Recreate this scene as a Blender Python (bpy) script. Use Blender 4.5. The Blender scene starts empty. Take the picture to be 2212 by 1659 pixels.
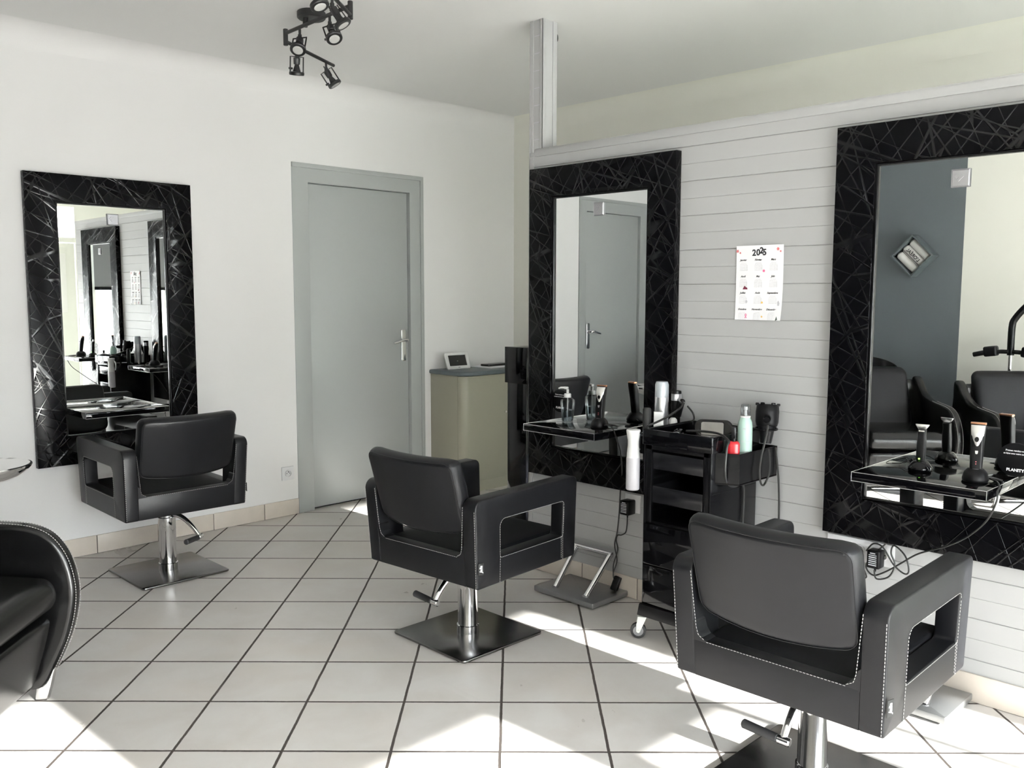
import bpy, bmesh, math, random
from mathutils import Vector, Matrix, Euler
random.seed(7)
C = bpy.context.scene.collection
PI = math.pi
D2R = math.radians

# ------------------------------------------------------------------ materials
MATS = {}
def nodes_of(name):
    m = bpy.data.materials.new(name); m.use_nodes = True
    nt = m.node_tree; nt.nodes.clear()
    out = nt.nodes.new('ShaderNodeOutputMaterial')
    b = nt.nodes.new('ShaderNodeBsdfPrincipled')
    nt.links.new(b.outputs[0], out.inputs[0])
    MATS[name] = m
    return m, nt, b
def setin(b, **k):
    for n, v in k.items():
        key = {'col': 'Base Color', 'rough': 'Roughness', 'metal': 'Metallic', 'spec': 'Specular IOR Level', 'coat': 'Coat Weight',
               'coatr': 'Coat Roughness', 'trans': 'Transmission Weight', 'ior': 'IOR', 'sheen': 'Sheen Weight'}[n]
        b.inputs[key].default_value = (*v, 1) if n == 'col' else v
def noise(nt, scale, detail=4, rough=.55, vec=None, dist=0.0):
    n = nt.nodes.new('ShaderNodeTexNoise'); n.inputs['Scale'].default_value = scale
    n.inputs['Detail'].default_value = detail; n.inputs['Roughness'].default_value = rough
    n.inputs['Distortion'].default_value = dist
    if vec is not None: nt.links.new(vec, n.inputs['Vector'])
    return n.outputs['Fac']
def coords(nt, which='Object', scale=(1, 1, 1), rot=(0, 0, 0)):
    t = nt.nodes.new('ShaderNodeTexCoord'); mp = nt.nodes.new('ShaderNodeMapping')
    mp.inputs['Scale'].default_value = scale; mp.inputs['Rotation'].default_value = rot
    nt.links.new(t.outputs[which], mp.inputs['Vector'])
    return mp.outputs['Vector']
def mathn(nt, op, a, b=None, c=None):
    n = nt.nodes.new('ShaderNodeMath'); n.operation = op
    for i, v in enumerate((a, b, c)):
        if v is None: continue
        if isinstance(v, (int, float)): n.inputs[i].default_value = v
        else: nt.links.new(v, n.inputs[i])
    return n.outputs[0]
def mixc(nt, fac, a, b):
    n = nt.nodes.new('ShaderNodeMix'); n.data_type = 'RGBA'
    if isinstance(fac, (int, float)): n.inputs[0].default_value = fac
    else: nt.links.new(fac, n.inputs[0])
    for i, v in ((6, a), (7, b)):
        if isinstance(v, tuple): n.inputs[i].default_value = (*v, 1)
        else: nt.links.new(v, n.inputs[i])
    return n.outputs[2]
def ramp(nt, fac, lo, hi):
    n = nt.nodes.new('ShaderNodeMapRange'); n.inputs['From Min'].default_value = lo; n.inputs['From Max'].default_value = hi
    nt.links.new(fac, n.inputs['Value']); return n.outputs[0]
def bump(nt, b, h, strength=.2, dist=.01):
    n = nt.nodes.new('ShaderNodeBump'); n.inputs['Strength'].default_value = strength; n.inputs['Distance'].default_value = dist
    nt.links.new(h, n.inputs['Height']); nt.links.new(n.outputs[0], b.inputs['Normal'])
def M(name, col, rough=.5, metal=0., spec=.5, bs=None, bst=.1, bd=.002, vary=0., vs=6, **k):
    """plain material: colour with a slight noise variation and an optional fine bump"""
    if name in MATS: return MATS[name]
    m, nt, b = nodes_of(name)
    setin(b, col=col, rough=rough, metal=metal, spec=spec, **k)
    v = coords(nt)
    if vary:
        f = noise(nt, vs, 4, .6, v)
        c = mixc(nt, ramp(nt, f, .3, .7), tuple(x*(1-vary) for x in col), tuple(min(1, x*(1+vary)) for x in col))
        nt.links.new(c, b.inputs['Base Color'])
    if bs: bump(nt, b, noise(nt, bs, 3, .6, v), bst, bd)
    return m

M('wall_white', (.79, .783, .785), .55, bs=180, bst=.12, bd=.002, vary=.012, vs=1.2)
M('ceiling_white', (.77, .77, .765), .7, bs=120, bst=.08, vary=.01, vs=1)
M('wall_cream', (.85, .845, .785), .6, bs=160, bst=.1, vary=.012, vs=1)
M('accent_grey', (.128, .148, .158), .6, bs=160, bst=.1, vary=.03, vs=1)
M('door_grey', (.36, .375, .37), .38, bs=60, bst=.03, vary=.01, vs=3)
M('panel_grey', (.395, .397, .40), .45, vary=.012, vs=2)
M('skirting', (.60, .54, .48), .35, bs=30, bst=.06, vary=.07, vs=5)
M('grout_dark', (.055, .045, .038), .9, bs=90, bst=.3)
M('leather', (.0056, .0058, .0075), .40, spec=.27, bs=420, bst=.16, bd=.001, vary=.12, vs=12)
M('leather_seat', (.0050, .0052, .0068), .55, spec=.10, bs=420, bst=.16, bd=.001)  # duller, darker copy of leather; shade under the backrest is put into it
M('leather_gloss', (.005, .005, .0055), .22, spec=.42, bs=260, bst=.10, bd=.001)
M('stitch', (.36, .35, .345), .8)
M('chrome', (.86, .86, .87), .07, 1.)
M('chrome_soft', (.70, .70, .71), .20, 1.)
M('steel_brushed', (.36, .355, .36), .26, 1., bs=220, bst=.06)
M('base_steel', (.20, .195, .195), .22, 1., bs=160, bst=.03, vary=.1, vs=20)
M('foot_grey', (.33, .335, .34), .32, .85, bs=140, bst=.05)
M('mirror_glass', (.90, .92, .915), .0, 1.)
M('black_gloss', (.003, .003, .004), .06, spec=.24)
M('black_satin', (.004, .004, .005), .26, spec=.18)
M('black_plastic', (.0055, .0055, .0065), .36, spec=.16, bs=300, bst=.05)
M('black_matte', (.012, .012, .012), .62)
M('black_cord', (.010, .010, .010), .45)
M('smoke_tray', (.008, .008, .010), .22, spec=.4)
M('white_plastic', (.68, .68, .68), .32)
M('white_bottle', (.50, .49, .52), .30)
M('socket_white', (.74, .74, .76), .35)
M('silver_can', (.62, .62, .65), .28, .9)
M('badge_metal', (.42, .42, .44), .42, .7)
M('silver_cap', (.50, .54, .58), .35, .3)
M('silver_plastic', (.62, .61, .59), .30, .6)
M('gold_blade', (.55, .33, .10), .30, 1.)
M('copper_blade', (.40, .20, .12), .30, 1.)
M('red_plastic', (.42, .008, .016), .22)
M('mint_can', (.40, .56, .50), .34)
M('paper_white', (.84, .84, .87), .7, vary=.01, vs=9)
M('ink_black', (.02, .02, .025), .6)
M('ink_grey', (.50, .50, .54), .7)
M('ink_pale', (.70, .70, .73), .7)
M('ink_red', (.62, .16, .17), .6)
M('ink_pink', (.70, .14, .30), .6)
M('ink_wine', (.16, .02, .05), .6)
M('ink_yellow', (.80, .50, .12), .6)
M('ink_green', (.07, .10, .08), .6)
M('cabinet_cream', (.31, .30, .24), .42, bs=90, bst=.04, vary=.02, vs=3)
M('counter_blue', (.085, .105, .115), .35, bs=200, bst=.08, vary=.1, vs=30)
M('screen_dark', (.012, .013, .015), .15)
M('brass', (.50, .34, .14), .35, 1.)
M('blind_grey', (.16, .165, .17), .8, bs=500, bst=.1)
M('poster_dark', (.10, .098, .105), .6)
M('frame_cream', (.80, .80, .745), .4)
M('concrete', (.64, .60, .56), .85, bs=20, bst=.2, vary=.08, vs=1.5)
M('render_white', (.82, .81, .79), .8, vary=.03, vs=1)
M('window_dark', (.10, .12, .13), .1)
M('towel', (.74, .74, .72), .95, bs=350, bst=.5, bd=.004)
M('shelf_grey', (.10, .12, .125), .5)
M('caster_white', (.74, .77, .74), .35)
M('rubber', (.02, .02, .022), .6)
M('hub_grey', (.22, .22, .23), .5)
M('lamp_black', (.008, .008, .009), .45)
M('lamp_face', (.50, .50, .49), .25)
M('orange', (.80, .20, .03), .4)

def leather_mats():
    pass
def floor_material():
    m, nt, b = nodes_of('floor_tiles')
    t = nt.nodes.new('ShaderNodeTexCoord'); s = nt.nodes.new('ShaderNodeSeparateXYZ')
    nt.links.new(t.outputs['Object'], s.inputs[0])
    x, y = s.outputs[0], s.outputs[1]
    a = 0.7860
    nz = noise(nt, 9, 3, .6, t.outputs['Object'])
    wob = mathn(nt, 'MULTIPLY', mathn(nt, 'SUBTRACT', nz, .5), .004)
    u = mathn(nt, 'SUBTRACT', mathn(nt, 'MULTIPLY', x, math.sin(a)), mathn(nt, 'MULTIPLY', y, math.cos(a)))
    v = mathn(nt, 'ADD', mathn(nt, 'MULTIPLY', x, math.cos(a)), mathn(nt, 'MULTIPLY', y, math.sin(a)))
    u = mathn(nt, 'DIVIDE', mathn(nt, 'SUBTRACT', mathn(nt, 'ADD', u, wob), -.0405), .3350)
    v = mathn(nt, 'DIVIDE', mathn(nt, 'SUBTRACT', mathn(nt, 'ADD', v, wob), 2.928), .3318)
    def edge(c):
        f = mathn(nt, 'FRACT', c)
        return mathn(nt, 'SUBTRACT', .5, mathn(nt, 'ABSOLUTE', mathn(nt, 'SUBTRACT', f, .5)))
    d = mathn(nt, 'MINIMUM', edge(u), edge(v))
    d2 = mathn(nt, 'ADD', d, mathn(nt, 'MULTIPLY', mathn(nt, 'SUBTRACT', noise(nt, 60, 3, .7, t.outputs['Object']), .5), .006))
    g = ramp(nt, d2, .0115, .0150)                    # 0 in the grout, 1 on the tile
    cell = nt.nodes.new('ShaderNodeCombineXYZ')
    nt.links.new(mathn(nt, 'FLOOR', u), cell.inputs[0]); nt.links.new(mathn(nt, 'FLOOR', v), cell.inputs[1])
    wn = nt.nodes.new('ShaderNodeTexWhiteNoise'); nt.links.new(cell.outputs[0], wn.inputs['Vector'])
    add = nt.nodes.new('ShaderNodeVectorMath'); add.operation = 'ADD'
    nt.links.new(t.outputs['Object'], add.inputs[0]); nt.links.new(wn.outputs['Color'], add.inputs[1])
    cloud = noise(nt, 4.5, 5, .55, add.outputs[0], .4)
    cl2 = noise(nt, 2.2, 3, .5, add.outputs[0], .2)
    col = mixc(nt, ramp(nt, cloud, .36, .64), (.585, .552, .528), (.645, .622, .606))
    col = mixc(nt, mathn(nt, 'MULTIPLY', ramp(nt, cl2, .52, .75), .55), col, (.620, .562, .512))
    col = mixc(nt, mathn(nt, 'MULTIPLY', wn.outputs['Value'], .10), col, (.54, .50, .475))
    col = mixc(nt, g, (.050, .040, .035), col)
    nt.links.new(col, b.inputs['Base Color'])
    setin(b, rough=.3, spec=.5)
    rg = mathn(nt, 'ADD', mathn(nt, 'MULTIPLY', mathn(nt, 'SUBTRACT', 1.0, g), .5), mathn(nt, 'MULTIPLY', cloud, .25))
    nt.links.new(mathn(nt, 'ADD', rg, .20), b.inputs['Roughness'])
    scr = nt.nodes.new('ShaderNodeTexWave'); scr.inputs['Scale'].default_value = .9; scr.inputs['Distortion'].default_value = 9
    scr.inputs['Detail'].default_value = 2; scr.inputs['Detail Scale'].default_value = .8
    nt.links.new(add.outputs[0], scr.inputs['Vector'])
    ridge = ramp(nt, scr.outputs['Fac'], .975, 1.0)
    h = mathn(nt, 'ADD', mathn(nt, 'ADD', mathn(nt, 'MULTIPLY', g, 1.0), mathn(nt, 'MULTIPLY', cloud, .12)), mathn(nt, 'MULTIPLY', ridge, .14))
    bump(nt, b, h, .55, .004)
floor_material()

def crackle_material():
    """black lacquer embossed with criss-crossing straight ridges"""
    m, nt, b = nodes_of('crackle_black')
    tot = None
    for k, (ang, sc, st, of) in enumerate(((24, 15, .10, 0), (66, 14, .09, 3.1), (-40, 14, .10, 7.7))):
        v0 = coords(nt, 'Object', (1, 1, 1), (0, D2R(ang), 0)); mp = nt.nodes.new('ShaderNodeMapping')
        mp.inputs['Scale'].default_value = (sc, sc, sc*st); mp.inputs['Location'].default_value = (of, of*.7, of*.3); nt.links.new(v0, mp.inputs['Vector']); vec = mp.outputs['Vector']
        vo = nt.nodes.new('ShaderNodeTexVoronoi'); vo.feature = 'DISTANCE_TO_EDGE'; vo.inputs['Scale'].default_value = 1.0
        vo.inputs['Randomness'].default_value = 1.0
        nt.links.new(vec, vo.inputs['Vector'])
        l = mathn(nt, 'SUBTRACT', 1.0, ramp(nt, vo.outputs['Distance'], .010, .026))
        tot = l if tot is None else mathn(nt, 'MAXIMUM', tot, l)
    setin(b, col=(.0022, .0022, .003), rough=.2, spec=.15)
    nt.links.new(mathn(nt, 'ADD', .07, mathn(nt, 'MULTIPLY', tot, .24)), b.inputs['Specular IOR Level'])
    nt.links.new(mathn(nt, 'SUBTRACT', .27, mathn(nt, 'MULTIPLY', tot, .12)), b.inputs['Roughness'])
    bump(nt, b, tot, .55, .0022)
crackle_material()

def glass_material(name, col, rough=0., trans_mix=.9):
    m = bpy.data.materials.new(name); m.use_nodes = True; nt = m.node_tree; nt.nodes.clear()
    out = nt.nodes.new('ShaderNodeOutputMaterial'); mx = nt.nodes.new('ShaderNodeMixShader')
    tr = nt.nodes.new('ShaderNodeBsdfTransparent'); gl = nt.nodes.new('ShaderNodeBsdfGlossy')
    tr.inputs[0].default_value = (*col, 1); gl.inputs['Roughness'].default_value = rough
    fr = nt.nodes.new('ShaderNodeFresnel'); fr.inputs[0].default_value = 1.45
    nt.links.new(mathn(nt, 'MULTIPLY', fr.outputs[0], .8), mx.inputs[0])
    nt.links.new(tr.outputs[0], mx.inputs[1]); nt.links.new(gl.outputs[0], mx.inputs[2]); nt.links.new(mx.outputs[0], out.inputs[0])
    MATS[name] = m
glass_material('pane', (.97, .985, .975)); glass_material('pane_green', (.88, .95, .91))
glass_material('clear_plastic', (.80, .83, .84), .05); glass_material('liquid', (.70, .74, .76), .0)
glass_material('cap_clear', (.80, .82, .84), .15)
def emis(name, col, s):
    m, nt, b = nodes_of(name); setin(b, col=col); b.inputs['Emission Color'].default_value = (*col, 1); b.inputs['Emission Strength'].default_value = s
emis('led_green', (.35, 1., .10), 3.)

# ------------------------------------------------------------------ mesh helpers
class B:
    """collects shapes into ONE mesh"""
    def __init__(s): s.bm = bmesh.new(); s.smooth = True
    def merge(s, bm2, mat=None, mi=0):
        if mat is not None: bmesh.ops.transform(bm2, matrix=mat, verts=bm2.verts)
        me = bpy.data.meshes.new('tmp')
        for f in bm2.faces: f.material_index = mi
        bm2.to_mesh(me); bm2.free(); s.bm.from_mesh(me); bpy.data.meshes.remove(me); return s
    def box(s, c, d, bev=0., seg=2, rot=None, mi=0, fn=None):
        b = bmesh.new(); bmesh.ops.create_cube(b, size=1)
        bmesh.ops.scale(b, vec=d, verts=b.verts)
        if bev: bmesh.ops.bevel(b, geom=b.edges[:], offset=min(bev, min(d)*.49), segments=seg, profile=.5, affect='EDGES')
        m = Matrix.Translation(c)
        if rot is not None: m = m @ Euler(rot).to_matrix().to_4x4()
        return s.merge(b, m, mi)
    def box2(s, lo, hi, bev=0., seg=2, mi=0):
        return s.box([(a+b)/2 for a, b in zip(lo, hi)], [abs(b-a) for a, b in zip(lo, hi)], bev, seg, None, mi)
    def lathe(s, prof, at=(0, 0, 0), n=32, axis=(0, 0, 1), mi=0, sx=1., sy=1.):
        b = bmesh.new(); rings = []
        for r, z in prof:
            if r <= 1e-6: rings.append([b.verts.new((0, 0, z))])
            else: rings.append([b.verts.new((r*sx*math.cos(2*PI*i/n), r*sy*math.sin(2*PI*i/n), z)) for i in range(n)])
        for a, c in zip(rings, rings[1:]):
            for i in range(n):
                j = (i+1) % n
                if len(a) == 1 and len(c) == 1: continue
                if len(a) == 1: b.faces.new((a[0], c[j], c[i]))
                elif len(c) == 1: b.faces.new((a[i], a[j], c[0]))
                else: b.faces.new((a[i], a[j], c[j], c[i]))
        if len(rings[0]) > 1: b.faces.new(rings[0][::-1])
        if len(rings[-1]) > 1: b.faces.new(rings[-1])
        bmesh.ops.recalc_face_normals(b, faces=b.faces[:])
        q = Vector((0, 0, 1)).rotation_difference(Vector(axis))
        return s.merge(b, Matrix.Translation(at) @ q.to_matrix().to_4x4(), mi)
    def cyl(s, p0, p1, r, r2=None, n=24, bev=0., mi=0):
        p0, p1 = Vector(p0), Vector(p1); h = (p1-p0).length; r2 = r if r2 is None else r2
        e = min(bev, h*.4, r*.6)
        prof = [(r-e, 0), (r, e), (r2, h-e), (r2-e, h)] if e else [(r, 0), (r2, h)]
        return s.lathe(prof, p0, n, (p1-p0).normalized(), mi)
    def tube(s, pts, r, n=8, mi=0, closed=False, smooth=0, flat=1.):
        pts = [Vector(p) for p in pts]
        if smooth:
            n0 = len(pts); pts = spline(pts, smooth, closed)
            if isinstance(r, (list, tuple)):
                r = [r[min(int(i/smooth), n0-1)]*(1-(i/smooth) % 1) + r[min(int(i/smooth)+1, n0-1)]*((i/smooth) % 1) for i in range(len(pts))]
        b = bmesh.new(); rings = []; N = len(pts); up = None
        for i, p in enumerate(pts):
            a = pts[i-1] if (i or closed) else p; c = pts[(i+1) % N] if (i < N-1 or closed) else p
            t = (c-a).normalized()
            if up is None:
                up = Vector((0, 0, 1)) if abs(t.z) < .9 else Vector((1, 0, 0))
            sd = t.cross(up)
            if sd.length < 1e-5: sd = t.orthogonal()
            sd.normalize(); up = sd.cross(t).normalized()
            rr = r[i] if isinstance(r, (list, tuple)) else r
            rings.append([b.verts.new(p + (sd*math.cos(2*PI*k/n) + up*math.sin(2*PI*k/n)*flat)*rr) for k in range(n)])
        for i in range(N if closed else N-1):
            a, c = rings[i], rings[(i+1) % N]
            for k in range(n): b.faces.new((a[k], a[(k+1) % n], c[(k+1) % n], c[k]))
        if not closed: b.faces.new(rings[0][::-1]); b.faces.new(rings[-1])
        bmesh.ops.recalc_face_normals(b, faces=b.faces[:])
        return s.merge(b, None, mi)
    def prism(s, poly, d0, d1, axes='xyz', bev=0., seg=2, mi=0, mat=None):
        """poly of 2D points extruded from d0 to d1; axes: names of the axes for (u, v, depth)"""
        b = bmesh.new(); ix = ['xyz'.index(a) for a in axes]
        def P(u, v, w):
            o = [0, 0, 0]; o[ix[0]] = u; o[ix[1]] = v; o[ix[2]] = w; return b.verts.new(o)
        A = [P(u, v, d0) for u, v in poly]; Z = [P(u, v, d1) for u, v in poly]; n = len(poly)
        f0 = b.faces.new(A); f1 = b.faces.new(Z[::-1])
        for i in range(n): b.faces.new((A[(i+1) % n], A[i], Z[i], Z[(i+1) % n]))
        bmesh.ops.recalc_face_normals(b, faces=b.faces[:])
        if bev: bmesh.ops.bevel(b, geom=list(set(f0.edges[:]+f1.edges[:])), offset=bev, segments=seg, profile=.5, affect='EDGES')
        return s.merge(b, mat, mi)
    def ring(s, outer, inner, d0, d1, axes='xyz', bev=0., seg=2, mi=0, fn=None, mat=None):
        """closed loop between two outlines with the same number of points"""
        b = bmesh.new(); ix = ['xyz'.index(a) for a in axes]; n = len(outer)
        def P(q, w):
            o = [0, 0, 0]; o[ix[0]] = q[0]; o[ix[1]] = q[1]; o[ix[2]] = w; return b.verts.new(o)
        L = [[P(q, w) for q in pl] for pl, w in ((outer, d0), (inner, d0), (inner, d1), (outer, d1))]
        rims = []
        for k in range(4):
            a, c = L[k], L[(k+1) % 4]
            for i in range(n): b.faces.new((a[i], a[(i+1) % n], c[(i+1) % n], c[i]))
        bmesh.ops.recalc_face_normals(b, faces=b.faces[:])
        if bev:
            es = [e for l in L for i in range(n) for e in l[i].link_edges if e.other_vert(l[i]) is l[(i+1) % n]]
            bmesh.ops.bevel(b, geom=list(set(es)), offset=bev, segments=seg, profile=.5, affect='EDGES')
        if fn:
            for v in b.verts: v.co = fn(v.co)
        return s.merge(b, mat, mi)
    def pillow(s, w, h, t, r, rr, fn=None, n=14, mat=None, mi=0, tb=None):
        """soft slab: w x h in x,y, thickness t (front) / tb (back), corner radius r, edge rounding rr; fn deforms"""
        tb = t if tb is None else tb
        def samp(L):
            e = [0, .06, .16, .32, .55, .8, 1.0]
            o = [-L/2 + rr*x for x in e]; m = n
            o += [-L/2+rr + (L-2*rr)*i/m for i in range(1, m)]
            return o + [L/2 - rr*x for x in e[::-1]]
        X, Y = samp(w), samp(h); b = bmesh.new()
        def mp(x, y):
            cx, cy = w/2-r, h/2-r; ax, ay = abs(x), abs(y)
            if ax > cx and ay > cy:
                dx, dy = ax-cx, ay-cy; m = max(dx, dy); l = math.hypot(dx, dy) or 1
                ax, ay = cx+dx/l*m, cy+dy/l*m
                return math.copysign(ax, x), math.copysign(ay, y), r-m
            return x, y, min(w/2-ax, h/2-ay)
        G = []
        for sgn, th in ((1, t), (-1, tb)):
            g = []
            for i, x in enumerate(X):
                row = []
                for j, y in enumerate(Y):
                    border = i in (0, len(X)-1) or j in (0, len(Y)-1)
                    if sgn < 0 and border: row.append(G[0][i][j]); continue
                    px, py, d = mp(x, y); k = min(d/rr, 1.)
                    z = sgn*th/2*math.sqrt(max(0, 1-(1-k)**2))
                    row.append(b.verts.new((px, py, z)))
                g.append(row)
            G.append(g)
            for i in range(len(X)-1):
                for j in range(len(Y)-1):
                    q = (g[i][j], g[i+1][j], g[i+1][j+1], g[i][j+1])
                    b.faces.new(q if sgn > 0 else q[::-1])
        if fn:
            for v in b.verts: v.co = fn(v.co)
        bmesh.ops.recalc_face_normals(b, faces=b.faces[:])
        return s.merge(b, mat, mi)
    def dashes(s, pts, r=.0007, dash=.006, gap=.0035, closed=False, mi=0):
        pts = [Vector(p) for p in pts]
        if closed: pts = pts + [pts[0]]
        acc = 0; L = [0]
        for a, c in zip(pts, pts[1:]): L.append(L[-1]+(c-a).length)
        def at(d):
            for i in range(len(pts)-1):
                if d <= L[i+1] or i == len(pts)-2:
                    k = (d-L[i])/max(L[i+1]-L[i], 1e-9); return pts[i].lerp(pts[i+1], min(max(k, 0), 1))
        d = 0
        while d+dash < L[-1]:
            a, c = at(d), at(d+dash)
            t = (c-a).normalized(); sd = t.orthogonal().normalized(); up = t.cross(sd)
            A = [s.bm.verts.new(a+(sd*x+up*y)*r) for x, y in ((1, 1), (-1, 1), (-1, -1), (1, -1))]
            Z = [s.bm.verts.new(c+(sd*x+up*y)*r) for x, y in ((1, 1), (-1, 1), (-1, -1), (1, -1))]
            for k in range(4): s.bm.faces.new((A[k], A[(k+1) % 4], Z[(k+1) % 4], Z[k]))
            s.bm.faces.new(A[::-1]); s.bm.faces.new(Z)
            d += dash+gap
        return s
    def text(s, body, size, mat, mi=0, ext=.0003, bold=0., shear=0., align='CENTER', sx=1.):
        cu = bpy.data.curves.new('t', 'FONT'); cu.body = body; cu.size = size; cu.extrude = ext; cu.offset = bold; cu.shear = shear
        cu.align_x = align; cu.align_y = 'CENTER'; cu.resolution_u = 3
        o = bpy.data.objects.new('t', cu); C.objects.link(o)
        dg = bpy.context.evaluated_depsgraph_get()
        me = bpy.data.meshes.new_from_object(o.evaluated_get(dg))
        bpy.data.objects.remove(o); bpy.data.curves.remove(cu)
        b = bmesh.new(); b.from_mesh(me); bpy.data.meshes.remove(me)
        return s.merge(b, mat @ Matrix.Diagonal((sx, 1, 1, 1)), mi)
    def out(s, name, mats, parent=None, loc=None, rotz=0., sharp=40):
        me = bpy.data.meshes.new(name)
        bmesh.ops.recalc_face_normals(s.bm, faces=s.bm.faces[:])
        ang = D2R(sharp)
        for f in s.bm.faces: f.smooth = True
        for e in s.bm.edges:
            if len(e.link_faces) == 2: e.smooth = e.calc_face_angle(0) < ang
            else: e.smooth = False
        s.bm.to_mesh(me); s.bm.free()
        for m in ([mats] if isinstance(mats, str) else mats): me.materials.append(MATS[m])
        o = bpy.data.objects.new(name, me); C.objects.link(o)
        if parent is not None: o.parent = parent
        if loc is not None: o.location = loc
        o.rotation_euler.z = rotz
        return o
def spline(p, k, closed=False):
    out = []; n = len(p)
    rng = range(n if closed else n-1)
    for i in rng:
        a, b, c, d = (p[(i-1) % n] if (closed or i) else p[0]), p[i], p[(i+1) % n], (p[(i+2) % n] if (closed or i < n-2) else p[n-1])
        for j in range(k):
            t = j/k
            out.append(.5*((2*b)+(c-a)*t+(2*a-5*b+4*c-d)*t*t+(3*b-a-3*c+d)*t**3))
    if not closed: out.append(p[-1])
    return out
def rrect(u0, v0, u1, v1, r, n=6):
    rs = r if isinstance(r, (list, tuple)) else [r]*4
    o = []
    for (cu, cv, a0), q in zip(((u1, v1, 0), (u0, v1, 90), (u0, v0, 180), (u1, v0, 270)), rs):
        su = -1 if cu == u1 else 1; sv = -1 if cv == v1 else 1
        for i in range(n+1):
            a = D2R(a0+90*i/n); o.append((cu+su*q+q*math.cos(a), cv+sv*q+q*math.sin(a)))
    return o
def thing(name, label, cat, loc=(0, 0, 0), rotz=0., group=None):
    o = bpy.data.objects.new(name, None); C.objects.link(o); o.empty_display_size = .1
    o.location = loc; o.rotation_euler.z = rotz
    return tag(o, label, cat, group)
def tag(o, label, cat, group=None):
    o['label'] = label; o['category'] = cat
    if group: o['group'] = group
    return o
def struct(o): o['kind'] = 'structure'; return o
def copy_tree(o, parent=None):
    c = o.copy(); C.objects.link(c)
    if parent is not None: c.parent = parent
    for ch in [x for x in C.objects if x.parent == o]: copy_tree(ch, c)
    return c
def kids(o): return [x for x in C.objects if x.parent == o]
# ------------------------------------------------------------------ the room (metres; x to the panelled partition, y to the door wall)
YL, XR, XB, XA, YF, CZ = 4.90, 3.205, 4.89, -.95, -2.0, 2.71
struct(B().box2((XA-.2, YF-.2, -.12), (XB+.2, YL+.2, 0)).out('floor', 'floor_tiles'))
struct(B().box2((XA-.2, YF-.2, CZ), (XB+.2, YL+.2, CZ+.12)).out('ceiling', 'ceiling_white'))
D1 = (2.955, 3.99, 2.203); D2 = (-.24, .713, 2.203)
w = B()
for lo, hi in (((XA-.2, 0), (D2[0], CZ)), ((D2[0], D2[2]), (D2[1], CZ)), ((D2[1], 0), (D1[0], CZ)), ((D1[0], D1[2]), (D1[1], CZ)), ((D1[1], 0), (XB+.2, CZ))):
    w.box2((lo[0], YL, lo[1]), (hi[0], YL+.2, hi[1]))
struct(w.out('wall_left', 'wall_white'))
struct(B().box2((XB, YF-.2, 0), (XB+.2, YL, CZ)).out('wall_back', 'wall_cream'))
struct(B().box2((XA-.2, 2.441, 0), (XA, YL, CZ)).out('wall_accent', 'accent_grey'))
w = B(); w.box2((XA-.2, YF-.2, 0), (XA, 2.441, CZ))
struct(w.out('wall_rear', 'wall_cream'))
def cove(poly_r, name, fn):
    r = poly_r; p = [(0, 0)] + [(r-r*math.sin(D2R(90*i/10)), r-r*math.cos(D2R(90*i/10))) for i in range(11)]
    return p
def cove_mesh(name, along, a0, a1, wall, sgn, mat, r=.11):
    p = cove(r, name, None)
    b = B(); bm = bmesh.new()
    for q in (a0, a1): pass
    pts = [(wall - sgn*u, CZ - v) for u, v in p]
    ax = 'yzx' if along == 'x' else 'xzy'
    b.prism(pts, a0, a1, ax)
    bm.free()
    return struct(b.out(name, mat))
cove_mesh('trim_1', 'x', XA, XB, YL, 1, 'wall_white')
cove_mesh('trim_2', 'y', YF, YL, XB, 1, 'wall_cream')

# street front: frame with openings, cream entrance door, glass
slots = [(-.50, 1.17, .12, 2.45), (1.25, 2.13, .12, 2.45), (2.25, 2.70, .12, 2.45), (2.74, 2.95, .12, 2.45), (2.98, 3.26, .12, 2.45), (3.40, 4.02, .0, 2.02), (4.20, 4.78, .10, 1.20), (3.36, 4.02, 2.08, 2.455)]  # green sidelight opening is kept low, shaped to bounce sun onto the back wall
xs = sorted({XA-.2, XB+.2, *[s[0] for s in slots], *[s[1] for s in slots]})
w = B()
for a, b in zip(xs, xs[1:]):
    m = (a+b)/2; zz = sorted((s[2], s[3]) for s in slots if s[0] < m < s[1]); z = 0
    for z0, z1 in zz:
        if z0 > z: w.box2((a, YF-.12, z), (b, YF, z0))
        z = z1
    w.box2((a, YF-.12, z), (b, YF, CZ))
struct(w.out('wall_front', 'frame_cream'))
for i, s in enumerate(slots):
    if i == 5: continue
    o = B().box2((s[0], YF-.07, s[2]), (s[1], YF-.06, s[3])).out('window_%d' % (i+1), 'pane_green' if i == 6 else 'pane'); struct(o)
d = B().box2((3.41, YF-.08, .01), (4.01, YF-.02, 2.01), .004).out('door_3', 'frame_cream'); struct(d)
B().box2((3.52, YF-.02, 1.15), (3.90, YF-.012, 1.88), .004).out('door_glazing', 'render_white', d)
h = B(); h.box((3.48, YF-.005, 1.02), (.03, .02, .22), .006); h.cyl((3.48, YF, 1.07), (3.48, YF+.05, 1.07), .009); h.box((3.53, YF+.05, 1.07), (.12, .016, .022), .006)
h.out('door_handle', 'chrome', d)

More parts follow.
